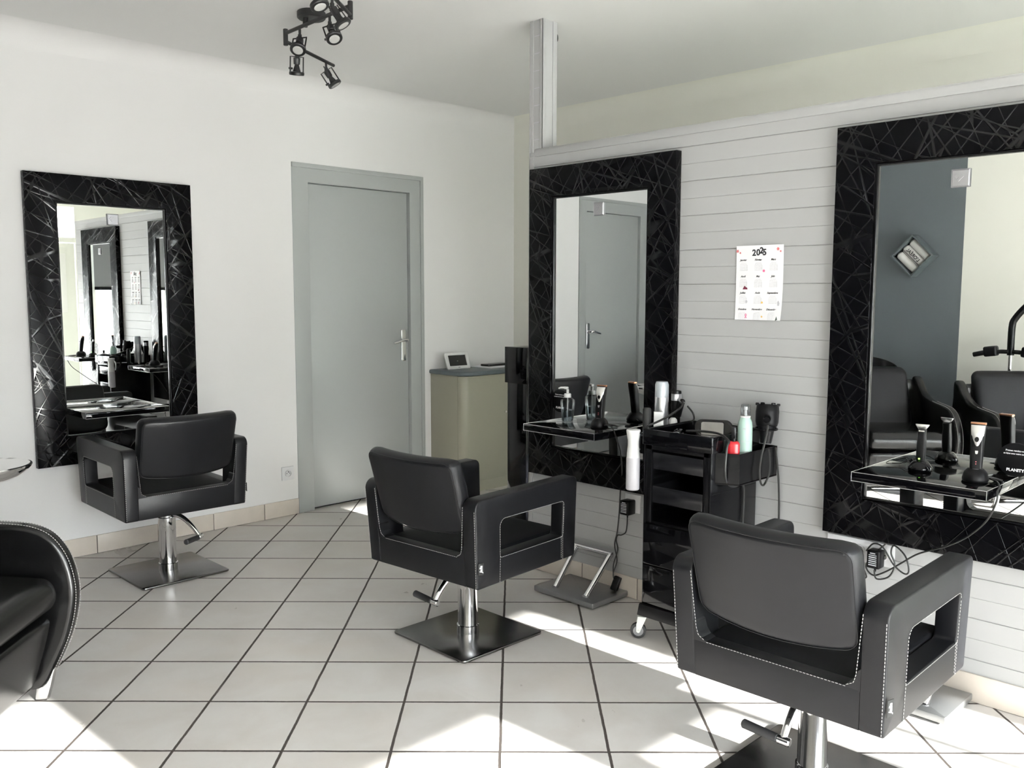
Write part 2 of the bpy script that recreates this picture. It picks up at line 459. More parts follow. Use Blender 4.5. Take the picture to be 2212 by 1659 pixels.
# inner doors: casing, recessed leaf, lever handle
def door(name, x0, x1, z1, hx, hs, cl, cr, ct):
    c = B()
    o = [(x0, 0), (x1, 0), (x1, z1), (x0, z1)]
    c.prism([(x0, 0), (x0+cl, 0), (x0+cl, z1-ct), (x1-cr, z1-ct), (x1-cr, 0), (x1, 0), (x1, z1), (x0, z1)], YL-.004, YL+.15, 'xzy', .003)
    c.prism([(x0, z1-.028), (x1-.027, z1-.028), (x1-.027, .0), (x1, 0), (x1, z1), (x0, z1)], YL-.012, YL+.0, 'xzy', .003)
    d = struct(c.out(name, 'door_grey'))
    B().box2((x0+cl+.003, YL+.022, .012), (x1-cr-.006, YL+.062, z1-ct-.003), .003).out('door_leaf', 'door_grey', d)
    B().box2((x0+cl-.002, YL+.05, .0), (x1-cr+.002, YL+.15, z1-ct)).out('door_rebate', 'black_matte', d)
    y = YL+.022; hz = 1.065
    h = B()
    h.prism(rrect(hx-.021, hz-.135, hx+.021, hz+.085, .012), y-.011, y, 'xzy', .004)
    h.cyl((hx, y-.01, hz+.012), (hx, y-.052, hz+.012), .011)
    h.tube([(hx, y-.047, hz+.012), (hx+hs*.03, y-.054, hz+.014), (hx+hs*.07, y-.052, hz+.004), (hx+hs*.115, y-.05, hz-.006)], [.011, .010, .009, .007], 12, smooth=4)
    h.out('door_handle', 'chrome', d)
    return d
door('door_1', *D1, 3.822, -1, .116, .117, .116)
door('door_2', *D2, .565, -1, .117, .096, .116)

# tiled skirting
def skirting(name, runs, axis):
    b = B(); g = B()
    for a0, a1, plane, sg in runs:
        k = a0
        while k < a1-.01:
            e = min(k+.333, a1)
            if axis == 'x': b.box2((k+.0015, plane-.009*sg, .001), (e-.0015, plane, .1), .003)
            else: b.box2((plane-.009*sg, k+.0015, .001), (plane, e-.0015, .1), .003)
            k = e
        if axis == 'x': b.box2((a0, plane-.0065*sg, .001), (a1, plane, .0975), mi=1)
        else: b.box2((plane-.0065*sg, a0, .001), (plane, a1, .0975), mi=1)
    return struct(b.out(name, ['skirting', 'grout_dark']))
skirting('baseboard_left', [(D2[1], D1[0], YL, 1), (XA, D2[0], YL, 1), (D1[1], 4.05, YL, 1)], 'x')
skirting('baseboard_right', [(.40, 3.095, XR, 1)], 'y')
skirting('baseboard_back', [(YF, 4.55, XB, 1)], 'y')

# panelled partition with horizontal grooves, capping angle and corner post up to the ceiling
XT = 3.30; Y0, Y1 = .40, 3.095
prof = [(XT, 0), (XT, 2.093), (XR, 2.093)]
z = 2.014; k = 0
while z > .09:
    dp, wd = ((.0038, .0022) if k % 2 == 0 else (.0018, .0016))
    prof += [(XR, z+wd), (XR+dp, z+wd*.3), (XR+dp, z-wd*.3), (XR, z-wd)]
    z -= .0717; k += 1
prof += [(XR, 0)]
part = struct(B().prism(prof, Y0, Y1, 'xzy').out('wall_partition', 'panel_grey', sharp=25))
t = B(); t.box2((XR-.006, Y0, 2.064), (XR, 3.062, 2.099), .0015); t.box2((XR-.006, Y0, 2.093), (XT+.006, 3.062, 2.101), .0015)
t.box2((XR-.005, 3.070, .10), (XR, 3.101, 2.064), .0015); t.box2((XR-.005, 3.095, .0), (XT+.005, 3.101, 2.7), .0015)
t.out('capping_trim', 'panel_grey', part)
p = B(); p.box2((XR, 3.018, 2.093), (XT, 3.095, CZ)); p.box2((XR-.004, 3.014, 2.085), (XR, 3.035, CZ), .001); p.box2((XR-.004, 3.014, 2.10), (XR+.022, 3.018, CZ), .001)
p.box2((XT-.024, 3.014, 2.10), (XT+.004, 3.018, CZ), .001); p.box2((XR-.004, 3.075, 2.085), (XR, 3.099, CZ), .001)
for i in range(7): p.box2((XR-.0012, 3.036, 2.145+i*.0815), (XR, 3.072, 2.148+i*.0815), mi=1)
p.out('corner_post', ['panel_grey', 'ink_grey'], part)
tg = B(); tg.tube([(XT+.005, 3.03, 2.665), (XT+.017, 3.026, 2.655), (XT+.018, 3.026, 2.63), (XT+.006, 3.03, 2.615)], .003, 8, smooth=5)
tag(tg.out('cable_loop', 'black_cord'), 'short black cable loop sticking out beside the top of the grey corner post', 'cable')

# ------------------------------------------------------------------ outside
struct(B().box2((-14, -26, -.2), (18, YF-.2, -.1)).out('ground', 'concrete'))
bt = bpy.data.objects.new('backdrop_building', None); C.objects.link(bt); bt.location = (1.6, -14, -.1); struct(bt)
B().box2((-9, -3, 0), (10, 0, 3.0)).out('wall', 'render_white', bt)
for k in range(5):
    f = B().ring([(-4.6+k*2.2, .9), (-3.7+k*2.2, .9), (-3.7+k*2.2, 2.3), (-4.6+k*2.2, 2.3)], [(-4.52+k*2.2, .98), (-3.78+k*2.2, .98), (-3.78+k*2.2, 2.22), (-4.52+k*2.2, 2.22)], 0, .05, 'xzy').out('window', 'render_white', bt)
    B().box2((-4.52+k*2.2, .0, .98), (-3.78+k*2.2, .02, 2.22)).out('pane', 'window_dark', f)

# roller blinds on the street front (they shape the sun on the floor)
for i, (x0, x1, zb) in enumerate(((-.53, 1.175, 1.86), (1.215, 2.15, 1.435), (2.19, 2.72, 1.25), (2.725, 2.965, 1.64), (2.965, 3.30, 1.10))):
    t = bpy.data.objects.new('roller_blind', None); C.objects.link(t); t.location = ((x0+x1)/2, YF+.03, zb); t.parent = bpy.data.objects['window_%d' % (i+1)]
    hw = (x1-x0)/2
    B().box2((-hw, -.002, .03), (hw, .002, 2.60-zb)).out('fabric', 'blind_grey', t)
    B().box2((-hw, -.012, 0), (hw, .012, .04), .004).out('bottom_bar', 'black_satin', t)
    B().cyl((-hw, 0, 2.60-zb), (hw, 0, 2.60-zb), .028).out('roller', 'frame_cream', t)
po = B(); po.box2((-.22, 0, 0), (.22, .004, .9))
for a in ((-.12, .0, -.10, .9), (-.22, .42, .22, .44), (-.22, .0, .22, .012), (-.22, .886, .22, .9)):
    po.box2((a[0], .004, a[1]), (a[2], .006, a[3]), mi=1)
po.prism([(.0, .45), (.12, .45), (.16, .62), (.12, .80), (.05, .78), (.0, .6)], .004, .006, 'xzy', mi=1)
o = po.out('poster', ['poster_dark', 'paper_white'], bpy.data.objects['window_2'], (1.70, YF+.04, 1.50))

# ------------------------------------------------------------------ styling stations: embossed black frame, mirror, shelf, badge, round sticker
EMB = [((-.018, .010), (.006, .024)), ((-.006, -.006), (.018, .012)), ((-.020, -.006), (-.004, .008))]
def station(loc, rotz, label, shelf_dx, sticker=None):
    t = thing('styling_mirror', label, 'mirror', loc, rotz, 'black framed salon mirrors')
    W2, IW, z0, z1, i0, i1 = .4285, .2835, .505, 2.0, .650, 1.860
    f = B(); f.ring([(-W2, z0), (W2, z0), (W2, z1), (-W2, z1)], [(-IW, i0), (IW, i0), (IW, i1), (-IW, i1)], -.04, -.001, 'xzy', .0025)
    f.out('mirror_frame', 'crackle_black', t)
    l = B(); l.ring([(-IW, i0), (IW, i0), (IW, i1), (-IW, i1)], [(-IW+.009, i0+.009), (IW-.009, i0+.009), (IW-.009, i1-.009), (-IW+.009, i1-.009)], -.034, -.004, 'xzy', .004)
    l.out('frame_lip', 'black_satin', t)
    B().box2((-IW, -.022, i0), (IW, -.006, i1)).out('mirror_glass', 'mirror_glass', t)
    s = B(); x0, x1, y0, y1, zt = shelf_dx-.210, shelf_dx+.210, -.325, -.0225, .806
    s.box2((x0, y0, zt-.030), (x1, y1, zt), .0012)
    sh = s.out('shelf', 'black_gloss', t)
    e = B()
    for z in (zt, zt-.030):
        e.tube([(x0, y1, z), (x0, y0, z), (x1, y0, z), (x1, y1, z)], .0011, 6)
    for x in (x0, x1): e.cyl((x, y0, zt-.03), (x, y0, zt), .0011, n=6)
    e.out('shelf_edging', 'chrome_soft', sh)
    for dx in (-.11, .11):
        br = B(); br.box2((shelf_dx+dx-.02, -.06, zt-.045), (shelf_dx+dx+.02, -.022, zt-.03), .003); br.out('shelf_bracket', 'chrome', sh)
    b = B(); b.prism([(-.03, -.03), (.03, -.03), (.03, .03), (-.03, .03)], -.030, -.0225, 'xzy', .005, 1)
    m45 = D2R(45)
    for (u0, v0), (u1, v1) in EMB:
        pl = [(u0, v0), (u1, v0), (u1, v1), (u0, v1)]
        pl = [(u*.62*math.cos(m45)-v*.62*math.sin(m45)*1.2, u*.62*math.sin(m45)+v*.62*math.cos(m45)*1.2) for u, v in pl]
        b.prism(pl, -.0325, -.029, 'xzy', .0008, 1)
    b.out('badge', 'badge_metal', t, (0, 0, 1.785))
    if sticker:
        sx, sz = sticker
        d = B(); d.lathe([(.056, 0), (.056, .0012)], (0, -.0222, 0), 48, (0, -1, 0))
        mt = lambda x, z: Matrix.Translation((x, -.0236, z)) @ Euler((PI/2, 0, 0)).to_matrix().to_4x4()
        for i, (ln, sz2) in enumerate((('Prenez rendez-vous', .0078), ('en ligne avec votre coiffeur', .0068))):
            d.text(ln, sz2, mt(0, .030-i*.010), 1, bold=.00012)
        d.text('PLANITY', .0135, mt(0, -.034), 1, bold=.0004)
        o = d.out('round_sticker', ['black_plastic', 'paper_white'], t, (sx, 0, sz)); o['label'] = 'round black sticker with white lettering'
    return t
ST_L = station((1.86, YL, 0), 0, 'black framed mirror on the white door wall behind a chair', -.075)
ST_M = station((XR, 2.636, 0), -PI/2, 'black framed mirror on the grey panelling beside the corner post, door reflected in it', .026, (-.232, .882))
ST_R = station((XR, 1.08, 0), -PI/2, 'black framed mirror on the grey panelling reflecting the grey and cream wall', .012, (.214, .862))

# ------------------------------------------------------------------ styling chairs
def make_chair():
    t = thing('salon_chair', '', 'chair', (0, 0, 0))
    z0 = .332; H = .325; zb = .318; F0, F1 = -.285, .335
    def tap(v):                                   # the body narrows slightly towards the bottom
        q = 1-min(max((v.z-z0)/H, 0), 1); k = 1 - .034*q
        return Vector((v.x + .022*q*min(max((.05-v.x)/.3, 0), 1), v.y*k, v.z))
    out = rrect(F0, zb, F1, z0+H, [.028, .042, .012, .014], 8)
    inn = rrect(F0+.140, z0+.088, F1-.090, z0+.230, [.016, .030, .008, .012], 8)
    AF = []
    for s in (1, -1):
        b = B(); b.ring(out, inn, s*.241, s*.306, 'xzy', .006, 3, fn=tap)
        AF.append(b.out('arm_frame', 'leather', t))
    for s in (1, -1):
        st = B()
        off = lambda p: [tap(Vector((u, s*.3068, v))) for u, v in p]
        win = rrect(F0+.136, z0+.084, F1-.086, z0+.234, [.018, .032, .010, .014], 8)
        st.dashes(off(win), closed=True)
        st.dashes(off([(F0+.137, z0+.09), (F0+.133, zb+.003)])); st.dashes(off([(F1-.088, z0+.09), (F1-.083, zb+.003)]))
        st.dashes(off([(F1-.098, z0+.088), (F1-.093, zb+.003)]))
        st.out('stitching', 'stitch', AF[0 if s > 0 else 1]); st = B()
        st.dashes([tap(Vector((F0-.0008, s*.301, zb+.008+(H-.032)*i/30))) for i in range(31)])
        st.out('stitching', 'stitch', AF[0 if s > 0 else 1]); st = B()
        # edge of the U at the back
        u = [(s*.244, z0+H-.03), (s*.232, z0+.135), (s*.226, z0+.112), (s*.205, z0+.1)]
        st.dashes([tap(Vector((F0-.0008, a, c))) for a, c in u])
        st.out('stitching', 'stitch', AF[0 if s > 0 else 1])
    # back rail: a U joined to the posts
    b = B(); b.prism([(-.243, zb+.002), (.243, zb+.002), (.243, z0+.098), (-.243, z0+.098)], F0+.001, F0+.055, 'yzx', .004, 2)
    for sg in (1, -1):
        for q0, q1 in (((.200, .097), (.218, .104)), ((.218, .104), (.229, .118)), ((.229, .118), (.236, .145)), ((.236, .145), (.243, .150))):
            b.prism([(sg*q0[0], z0+.09), (sg*q1[0], z0+.09), (sg*q1[0], z0+q1[1]), (sg*q0[0], z0+q0[1])], F0+.001, F0+.055, 'yzx')
    for v in b.bm.verts: v.co = tap(v.co)
    rl = b.out('back_rail', 'leather', t)
    st = B(); st.dashes([tap(Vector((F0-.0002, -.205, z0+.0965))), tap(Vector((F0-.0002, .205, z0+.0965)))]); st.out('stitching', 'stitch', rl)
    # seat cushion block, domed
    b = B()
    def sf(v):
        k = 1-(v.x/.30)**2; q = 1-(v.y/.23)**2
        return Vector((v.x+.048, v.y, v.z + (z0+.044) + (max(v.z, 0)/.05)*(.012*k*q)))
    b.pillow(.575, .484, .100, .02, .022, sf, 12); b.out('seat', 'leather_seat', t)
    st = B()
    # backrest: curved, leaning, soft
    def bf(v):                                    # pillow x -> lateral, y -> height, z -> thickness (front positive)
        lat, hh, th = v.x, v.y, v.z
        k = (hh+.155)/.31; q = 1-(lat/.237)**2
        z = z0+.190 + k*.280 - .022*q*(1-k) - .004*q*k
        f = -.222 - .080*k - .030*q + th
        return Vector((f, lat*(1-.02*(1-k)), z + th*.26))
    b = B(); b.pillow(.478, .31, .060, .040, .020, bf, 14); bk = b.out('backrest', 'leather', t)
    bp = rrect(-.228, -.147, .228, .147, .034, 6)
    path = []
    for i in range(len(bp)):
        a, c = Vector(bp[i]), Vector(bp[(i+1) % len(bp)])
        m = max(1, int((c-a).length/.03))
        for j in range(m): q = a.lerp(c, j/m); path.append(bf(Vector((q.x, q.y, -.0272))))
    st.dashes(path, closed=True, r=.0008)
    pp = B(); pp.tube([p for p in path], .0016, 6, closed=True); pp.out('piping', 'leather', bk)
    st.out('stitching', 'stitch', bk)
    tg = B(); R = Matrix.Translation((F0+.022, -.3015, z0+.0675)) @ Euler((0, 0, D2R(-14))).to_matrix().to_4x4()
    tg.box((.011, -.0015, 0), (.024, .0016, .044), .0004); bmesh.ops.transform(tg.bm, matrix=R, verts=tg.bm.verts)
    tg.text('Jalia', .017, R @ Matrix.Translation((.011, -.0026, 0)) @ Euler((PI/2, -PI/2, 0)).to_matrix().to_4x4(), 1, bold=.0004, shear=.3)
    tg.out('fabric_tag', ['black_matte', 'paper_white'], t)
    # hydraulic base
    b = B(); b.lathe([(.0, .012), (.046, .012), (.046, .045), (.0415, .047), (.0415, .20), (.0425, .202), (.0425, .26), (.034, .262), (.034, z0+.02), (0, z0+.02)], n=48)
    b.out('column', 'chrome', t)
    b = B(); b.box2((-.11, -.11, z0-.022), (.11, .11, z0+.004), .008); b.out('seat_mount', 'black_satin', t)
    b = B(); b.prism(rrect(-.22, -.22, .22, .22, .018, 5), 0.002, .013, 'xyz', .004, 2); b.out('base_plate', 'base_steel', t)
    b = B(); b.tube([(-.03, 0, .285), (-.065, 0, .283), (-.105, 0, .262), (-.145, 0, .225), (-.178, 0, .182)], [.013, .013, .012, .011, .010], 12, smooth=5)
    b.cyl((-.178, -.022, .180), (-.178, .016, .180), .0125, n=20, bev=.003)
    lever = b.out('pump_lever', 'chrome', t)
    g = B(); g.cyl((-.178, .014, .180), (-.178, .125, .186), .0125, .0135, 20, .004); g.out('pedal_grip', 'rubber', lever)
    return t
UPPER = ('arm_frame', 'back_rail', 'seat', 'backrest', 'fabric_tag', 'seat_mount')
def base(o): return o.name.split('.')[0]
def place_chair(t, loc, rz, label, lift, base_rot, lever_rot):
    t.location = (*loc, 0); t.rotation_euler.z = rz; tag(t, label, 'chair', 'black salon styling chairs')
    for k in kids(t):
        n = base(k)
        if n in UPPER: k.location.z = lift
        if n == 'base_plate': k.rotation_euler.z = base_rot - rz
        if n == 'pump_lever': k.rotation_euler.z = lever_rot - rz; k.location.z = lift*.3
        if n == 'column': k.scale.z = (1+lift/.36)
ch = make_chair(); ch2 = copy_tree(ch); ch3 = copy_tree(ch)
place_chair(ch, (1.850, 4.318), D2R(89), 'black salon chair facing the mirror on the white door wall', .030, D2R(90), D2R(124))
place_chair(ch2, (2.372, 2.640), D2R(4.6), 'black salon chair facing the mirror next to the corner post', -.002, 0, 0)
place_chair(ch3, (2.345, 1.122), D2R(1.2), 'largest black salon chair in front of the trolley and the wide mirror', .004, 0, 0)
# ------------------------------------------------------------------ footrests under the mirrors on the partition
def make_footrest():
    t = thing('footrest', '', 'footrest')
    b = B(); b.prism(rrect(-.15, -.18, .105, .18, .004, 3), .006, .032, 'xyz', .005, 2); b.out('base_plate', 'foot_grey', t)
    b = B(); b.box2((-.13, -.16, 0), (.085, .16, .0062)); b.out('rubber_pad', 'rubber', t)
    b = B(); R = .0125
    for s in (1, -1):
        b.cyl((-.095, s*.093, .032), (-.0955, s*.093, .036), .018, n=20)
    b.tube([(-.095, .093, .03), (.068, .104, .195)], R, 16); b.tube([(-.095, -.093, .03), (.068, -.104, .195)], R, 16)
    b.tube([(.068, .114, .195), (.068, -.114, .195)], R, 16)
    b.out('foot_bar', 'chrome_soft', t)
    return t
fr = make_footrest(); fr2 = copy_tree(fr)
for o, y, lb in ((fr, 2.630, 'steel footrest with bar on the floor below the mirror next to the corner post'), (fr2, 1.140, 'steel footrest on the floor between the largest chair and the panelling, mostly hidden')):
    o.location = (3.093, y, 0); tag(o, lb, 'footrest', 'steel footrests')

# ------------------------------------------------------------------ wash units (tub armchairs with basin)
def make_wash():
    t = thing('wash_chair', '', 'chair')
    side = [(.275, .05), (.318, .116), (.367, .23), (.391, .34), (.390, .43), (.368, .515), (.325, .580), (.265, .612), (.18, .624), (.02, .632), (-.12, .655), (-.22, .705), (-.29, .765), (-.335, .785), (-.37, .765), (-.372, .66), (-.345, .40), (-.30, .14), (-.25, .09), (0, .06), (.2, .045)]
    P = spline([Vector((u, v, 0)) for u, v in side], 4, True); poly = [(p.x, p.y) for p in P]
    for s in (1, -1):
        b = B(); b.prism(poly, s*.268, s*.330, 'xzy', .020, 4)
        for v in b.bm.verts:                                             # the arms bow outwards a little
            v.co.y += s*.022*math.sin(PI*min(max((v.co.z-.05)/.6, 0), 1))
        ar = b.out('arm', 'leather_gloss', t, sharp=60)
        e = B(); fr = [p for p in P if p.x > -.05 and p.y > .05 and (p.x > .27 or p.y > .5)]
        fr.sort(key=lambda p: math.atan2(p.y-.35, p.x-.1))
        for o in (.282, .316):
            e = B(); e.dashes([Vector((p.x+.0005, s*(o+.022*math.sin(PI*min(max((p.y-.05)/.6, 0), 1))), p.y+.0005)) for p in fr], r=.001)
            e.out('stitching', 'stitch', ar)
    b = B()
    def bf(v): return Vector((-.325-.07*(v.y/.34)*.5+v.z, v.x, .43+v.y))
    b.pillow(.60, .66, .06, .04, .028, bf, 8); b.out('back_shell', 'leather_gloss', t)
    s = B()
    def cf(v): return Vector((v.x+.070, v.y, v.z+.385+.02*(1-(v.x/.31)**2)))
    s.pillow(.57, .535, .125, .03, .055, cf, 12); s.out('seat_cushion', 'leather_gloss', t)
    a = B()
    def af(v): return Vector((.300+v.z-.075*((.13-v.y)/.26)**1.2, v.x, .185+v.y))
    a.pillow(.535, .26, .07, .03, .03, af, 10); a.out('front_apron', 'leather_gloss', t)
    k = B()
    def kf(v): return Vector((-.215+v.z-.34*(v.y+.20), v.x*(1-.10*(v.y+.22)), .635+v.y))
    k.pillow(.45, .44, .10, .06, .045, kf, 10); k.out('backrest', 'leather', t)
    for sgn in (1, -1):
        g = B(); g.prism([(.300, .175), (.262, .17), (.250, .03), (.245, 0), (.285, 0), (.300, .05), (.318, .12)], sgn*.300-.014, sgn*.300+.014, 'xzy', .004); g.out('leg', 'chrome_soft', t)
    g = B(); g.prism(rrect(-.28, -.16, .10, .16, .02), 0.0, .02, 'xyz', .004); g.cyl((-.05, 0, .015), (-.05, 0, .33), .06); g.out('base_plate', 'chrome_soft', t)
    w = B(); w.lathe([(0, .62), (.10, .63), (.18, .69), (.215, .80), (.225, .845), (.212, .848), (.198, .80), (.16, .71), (.08, .66), (0, .655)], (-.56, 0, 0), 40, sx=1.0, sy=1.0)
    for v in w.bm.verts: v.co.z += -.28*(v.co.x+.56)
    w.out('basin', 'black_gloss', t)
    w = B(); w.lathe([(.14, 0), (.13, .03), (.09, .3), (.09, .55), (.12, .64)], (-.56, 0, 0), 32); w.out('basin_pedestal', 'black_satin', t)
    return t
wa = make_wash(); wb = copy_tree(wa); wc = copy_tree(wa)
for o, (x, y), lb in ((wa, (.529, 3.188), 'glossy black tub armchair at the bottom corner in front of the chrome stool'), (wb, (-.06, 2.57), 'black tub armchair with wash basin seen only in the mirror below the towel cube'), (wc, (-.33, 1.78), 'black tub armchair seen only in the mirror below the hair processor on a stand')):
    o.location = (x, y, 0); o.rotation_euler.z = D2R(-42); tag(o, lb, 'chair', 'black tub wash chairs')
for o in kids(wc):
    if base(o) in ('basin', 'basin_pedestal'): bpy.data.objects.remove(o)

# ------------------------------------------------------------------ chrome stool
t = thing('stool', 'round chrome stool at the edge of the picture beside the mirror on the white wall', 'stool', (.965, 3.95, 0))
b = B()
b.lathe([(0, .650), (.05, .648), (.10, .656), (.140, .676), (.162, .696), (.170, .708), (.170, .714), (.162, .716), (.14, .700), (.08, .688), (0, .684)], n=48, sx=1., sy=1.0)
b.out('seat', 'chrome', t)
b = B(); b.lathe([(.035, .672), (.028, .63), (.014, .615), (.0125, .60), (.0125, .48), (.022, .478), (.022, .10), (.03, .09), (.03, .06)], n=28); b.out('gas_column', 'chrome', t)
b = B()
for k in range(5):
    a = 2*PI*k/5; b.tube([(0, 0, .075), (.12*math.cos(a), .12*math.sin(a), .07), (.23*math.cos(a), .23*math.sin(a), .05)], [.018, .015, .011], 10)
    b.cyl((.225*math.cos(a)-.009*math.sin(a), .225*math.sin(a)+.009*math.cos(a), .0225), (.225*math.cos(a)+.009*math.sin(a), .225*math.sin(a)-.009*math.cos(a), .0225), .0225, n=20, bev=.004)
b.out('star_base', 'chrome_soft', t)

# ------------------------------------------------------------------ ceiling spotlight bar
t = thing('ceiling_spotlight', 'black zigzag ceiling light with six swivelling spots', 'ceiling light', (2.37, 3.72, CZ))
def Lc(p): return Vector(p)-Vector((2.37, 3.72, CZ))
b = B(); b.lathe([(.062, 0), (.066, -.004), (.066, -.028), (.060, -.034), (0, -.034)], n=40); b.cyl((-.03, 0, -.03), (-.035, 0, -.075), .012, n=16); b.out('canopy', 'lamp_black', t)
J1 = (2.335, 3.893); J2 = (2.318, 3.33); E2 = (2.752, 4.115); E3 = (1.93, 3.02)
for a, c, z in ((J1, J2, 2.640), (J1, E2, 2.602), (J2, E3, 2.602)):
    b = B(); b.tube([Lc((*a, z)), Lc((*c, z))], .0085, 12); b.out('bar', 'lamp_black', t)
for j in (J1, J2):
    b = B(); b.cyl(Lc((*j, 2.583)), Lc((*j, 2.660)), .0115, n=16, bev=.002); b.out('swivel_joint', 'lamp_black', t)
def spot(px, py, pz, aim, yaw):
    """stem at px,py,pz on a bar; aim = direction the lens faces"""
    p = Lc((px, py, pz)); a = Vector(aim).normalized()
    sd = Vector((math.cos(yaw), math.sin(yaw), 0)); sd = (sd - a*sd.dot(a)).normalized()
    piv = p + Vector((0, 0, -.046)); b = B()
    K = .80
    b.cyl(p, p+Vector((0, 0, -.045)), .006, n=12)
    o = piv + a*.05*K
    b.cyl(p+Vector((0, 0, -.030)), p+Vector((0, 0, -.052)), .009, n=12)
    for s in (1, -1):
        b.tube([piv, piv+sd*.040*K*s, o+sd*.040*K*s+a*.045*K], .0036, 8, flat=1.0)
    b.cyl(o+a*.037*K, o+a*.058*K, .046*K, n=36, bev=.003)                 # ring round the lens
    b.cyl(piv+a*.005*K, piv+a*.045*K, .021*K, .019*K, 20, .002)           # lamp holder
    b.cyl(piv+a*.045*K, piv+a*.086*K, .012*K, .024*K, 20)
    up = a.cross(sd)
    b.tube([piv+a*.008, piv-a*.024+up*.015, piv-a*.028+up*.034, piv+up*.038+a*.01], .003, 8, smooth=5)
    b.tube([o+a*.05*K+up*.036*K, piv+a*.005+up*.028*K], .0026, 6); b.cyl(o+sd*.03*K+a*.02*K+up*.02*K, o+sd*.054*K+a*.02*K+up*.02*K, .005, n=10)
    h = b.out('spot_head', 'lamp_black', t)
    l = B(); l.lathe([(0, .0), (.016, -.001), (.027, .001), (.029, .003)], o+a*.0585*K, 28, -a); l.out('lens', 'lamp_face', h)
spot(2.337, 3.77, 2.64, (-.40, -.42, -.78), 2.2)
spot(2.425, 3.943, 2.602, (.10, .22, -.95), 2.35)
spot(2.680, 4.076, 2.602, (.42, -.30, -.80), 2.4)
spot(2.325, 3.50, 2.64, (-.10, -.55, -.8), 2.3)
spot(2.12, 3.172, 2.602, (.36, -.40, -.86), .4)
spot(1.935, 3.024, 2.602, (.1, -.40, -.88), .5)

# ------------------------------------------------------------------ cabinet with rounded door, photo frame, papers, pedestal
t = thing('cabinet', 'low cream cabinet with rounded door and dark blue top in the back corner', 'cabinet', (4.05, 4.9, 0))
b = B(); b.box2((0, -.292, .075), (.80, -.001, .828), .001); b.out('body', 'cabinet_cream', t)
b = B(); b.box2((.02, -.34, .0), (.80, -.01, .076)); b.out('plinth', 'cabinet_cream', t)
b = B(); R = .055
arc = [(R-R*math.cos(D2R(90*i/10)), -.350+R-R*math.sin(D2R(90*i/10))) for i in range(11)]
b.prism([(0, -.2945)] + arc + [(.47, -.350), (.47, -.2945)], .078, .826, 'xyz', .0015)
d = b.out('door', 'cabinet_cream', t)
b = B(); b.cyl((.405, -.350, .55), (.405, -.366, .55), .009, n=20, bev=.002); b.out('lock_knob', 'chrome', d)
b = B(); b.box2((.447, -.354, .535), (.470, -.349, .575), .001); b.out('hinge', 'brass', d)
b = B(); b.box2((.473, -.350, .078), (.80, -.294, .826), .002); b.out('side_panel', 'cabinet_cream', t)
b = B(); R = .11
arc = [(-.012+R-R*math.cos(D2R(90*i/10)), -.368+R-R*math.sin(D2R(90*i/10))) for i in range(11)]
b.prism([(-.012, -.001)] + arc + [(.81, -.368), (.81, -.001)], .829, .860, 'xyz', .010, 3); b.out('countertop', 'counter_blue', t)

t = thing('photo_frame', 'small white digital photo frame with dark screen on the blue cabinet top', 'photo frame', (4.205, 4.765, .860), D2R(-3))
tl = Euler((D2R(-20), 0, 0)).to_matrix().to_4x4()
b = B(); b.ring(rrect(-.105, 0, .105, .122, .012), rrect(-.078, .025, .078, .103, .003), -.006, .007, 'xzy', .003, mat=tl)
b.box((0, .0275, .0545), (.19, .006, .11), .001, rot=(D2R(-20), 0, 0)); fb = b.out('bezel', 'white_plastic', t)
b = B(); m = bmesh.new(); b.prism(rrect(-.079, .024, .079, .104, .002), -.0022, .003, 'xzy', mat=tl); b.out('screen', 'screen_dark', t); m.free()
b = B(); b.box((0, -.0026, .0141), (.016, .001, .004), rot=(D2R(-20), 0, 0)); b.out('logo_mark', 'ink_black', t)
b = B(); b.tube([(0, .02, .06), (0, .075, .004)], .006, 8); b.out('stand', 'white_plastic', t)
for o, n in ((None, 0),):
    b = B(); b.box2((0, 0, 0), (.30, .21, .006), .001); b.box2((.004, .004, -.0), (.296, .206, .004), mi=0)
    q = b.out('paper_pad', 'paper_white', loc=(4.40, 4.64, .8602), rotz=D2R(4)); tag(q, 'white paper pad lying on the blue cabinet top', 'paper pad')
    b = B(); b.prism(rrect(-.12, -.045, .12, .045, .015), 0, .016, 'xyz', .004); q = b.out('tablet', 'screen_dark', loc=(4.56, 4.76, .8668), rotz=D2R(3)); tag(q, 'dark flat device lying on the white paper pad', 'tablet')

t = thing('pedestal', 'tall black glossy pedestal with a box head behind the end of the partition', 'pedestal', (3.770, 3.60, 0))
b = B(); b.box2((-.142, -.07, .02), (.142, .085, .885), .002); b.out('column', 'black_gloss', t)
b = B(); b.box2((-.155, -.085, .883), (.155, .095, 1.092), .002); b.out('head', 'black_gloss', t)
b = B(); b.box2((-.085, -.125, .862), (.142, -.07, .879), .001); b.out('drip_tray', 'white_plastic', t)
b = B(); b.box2((-.16, -.11, 0), (.16, .12, .02), .002); b.out('foot', 'black_satin', t)

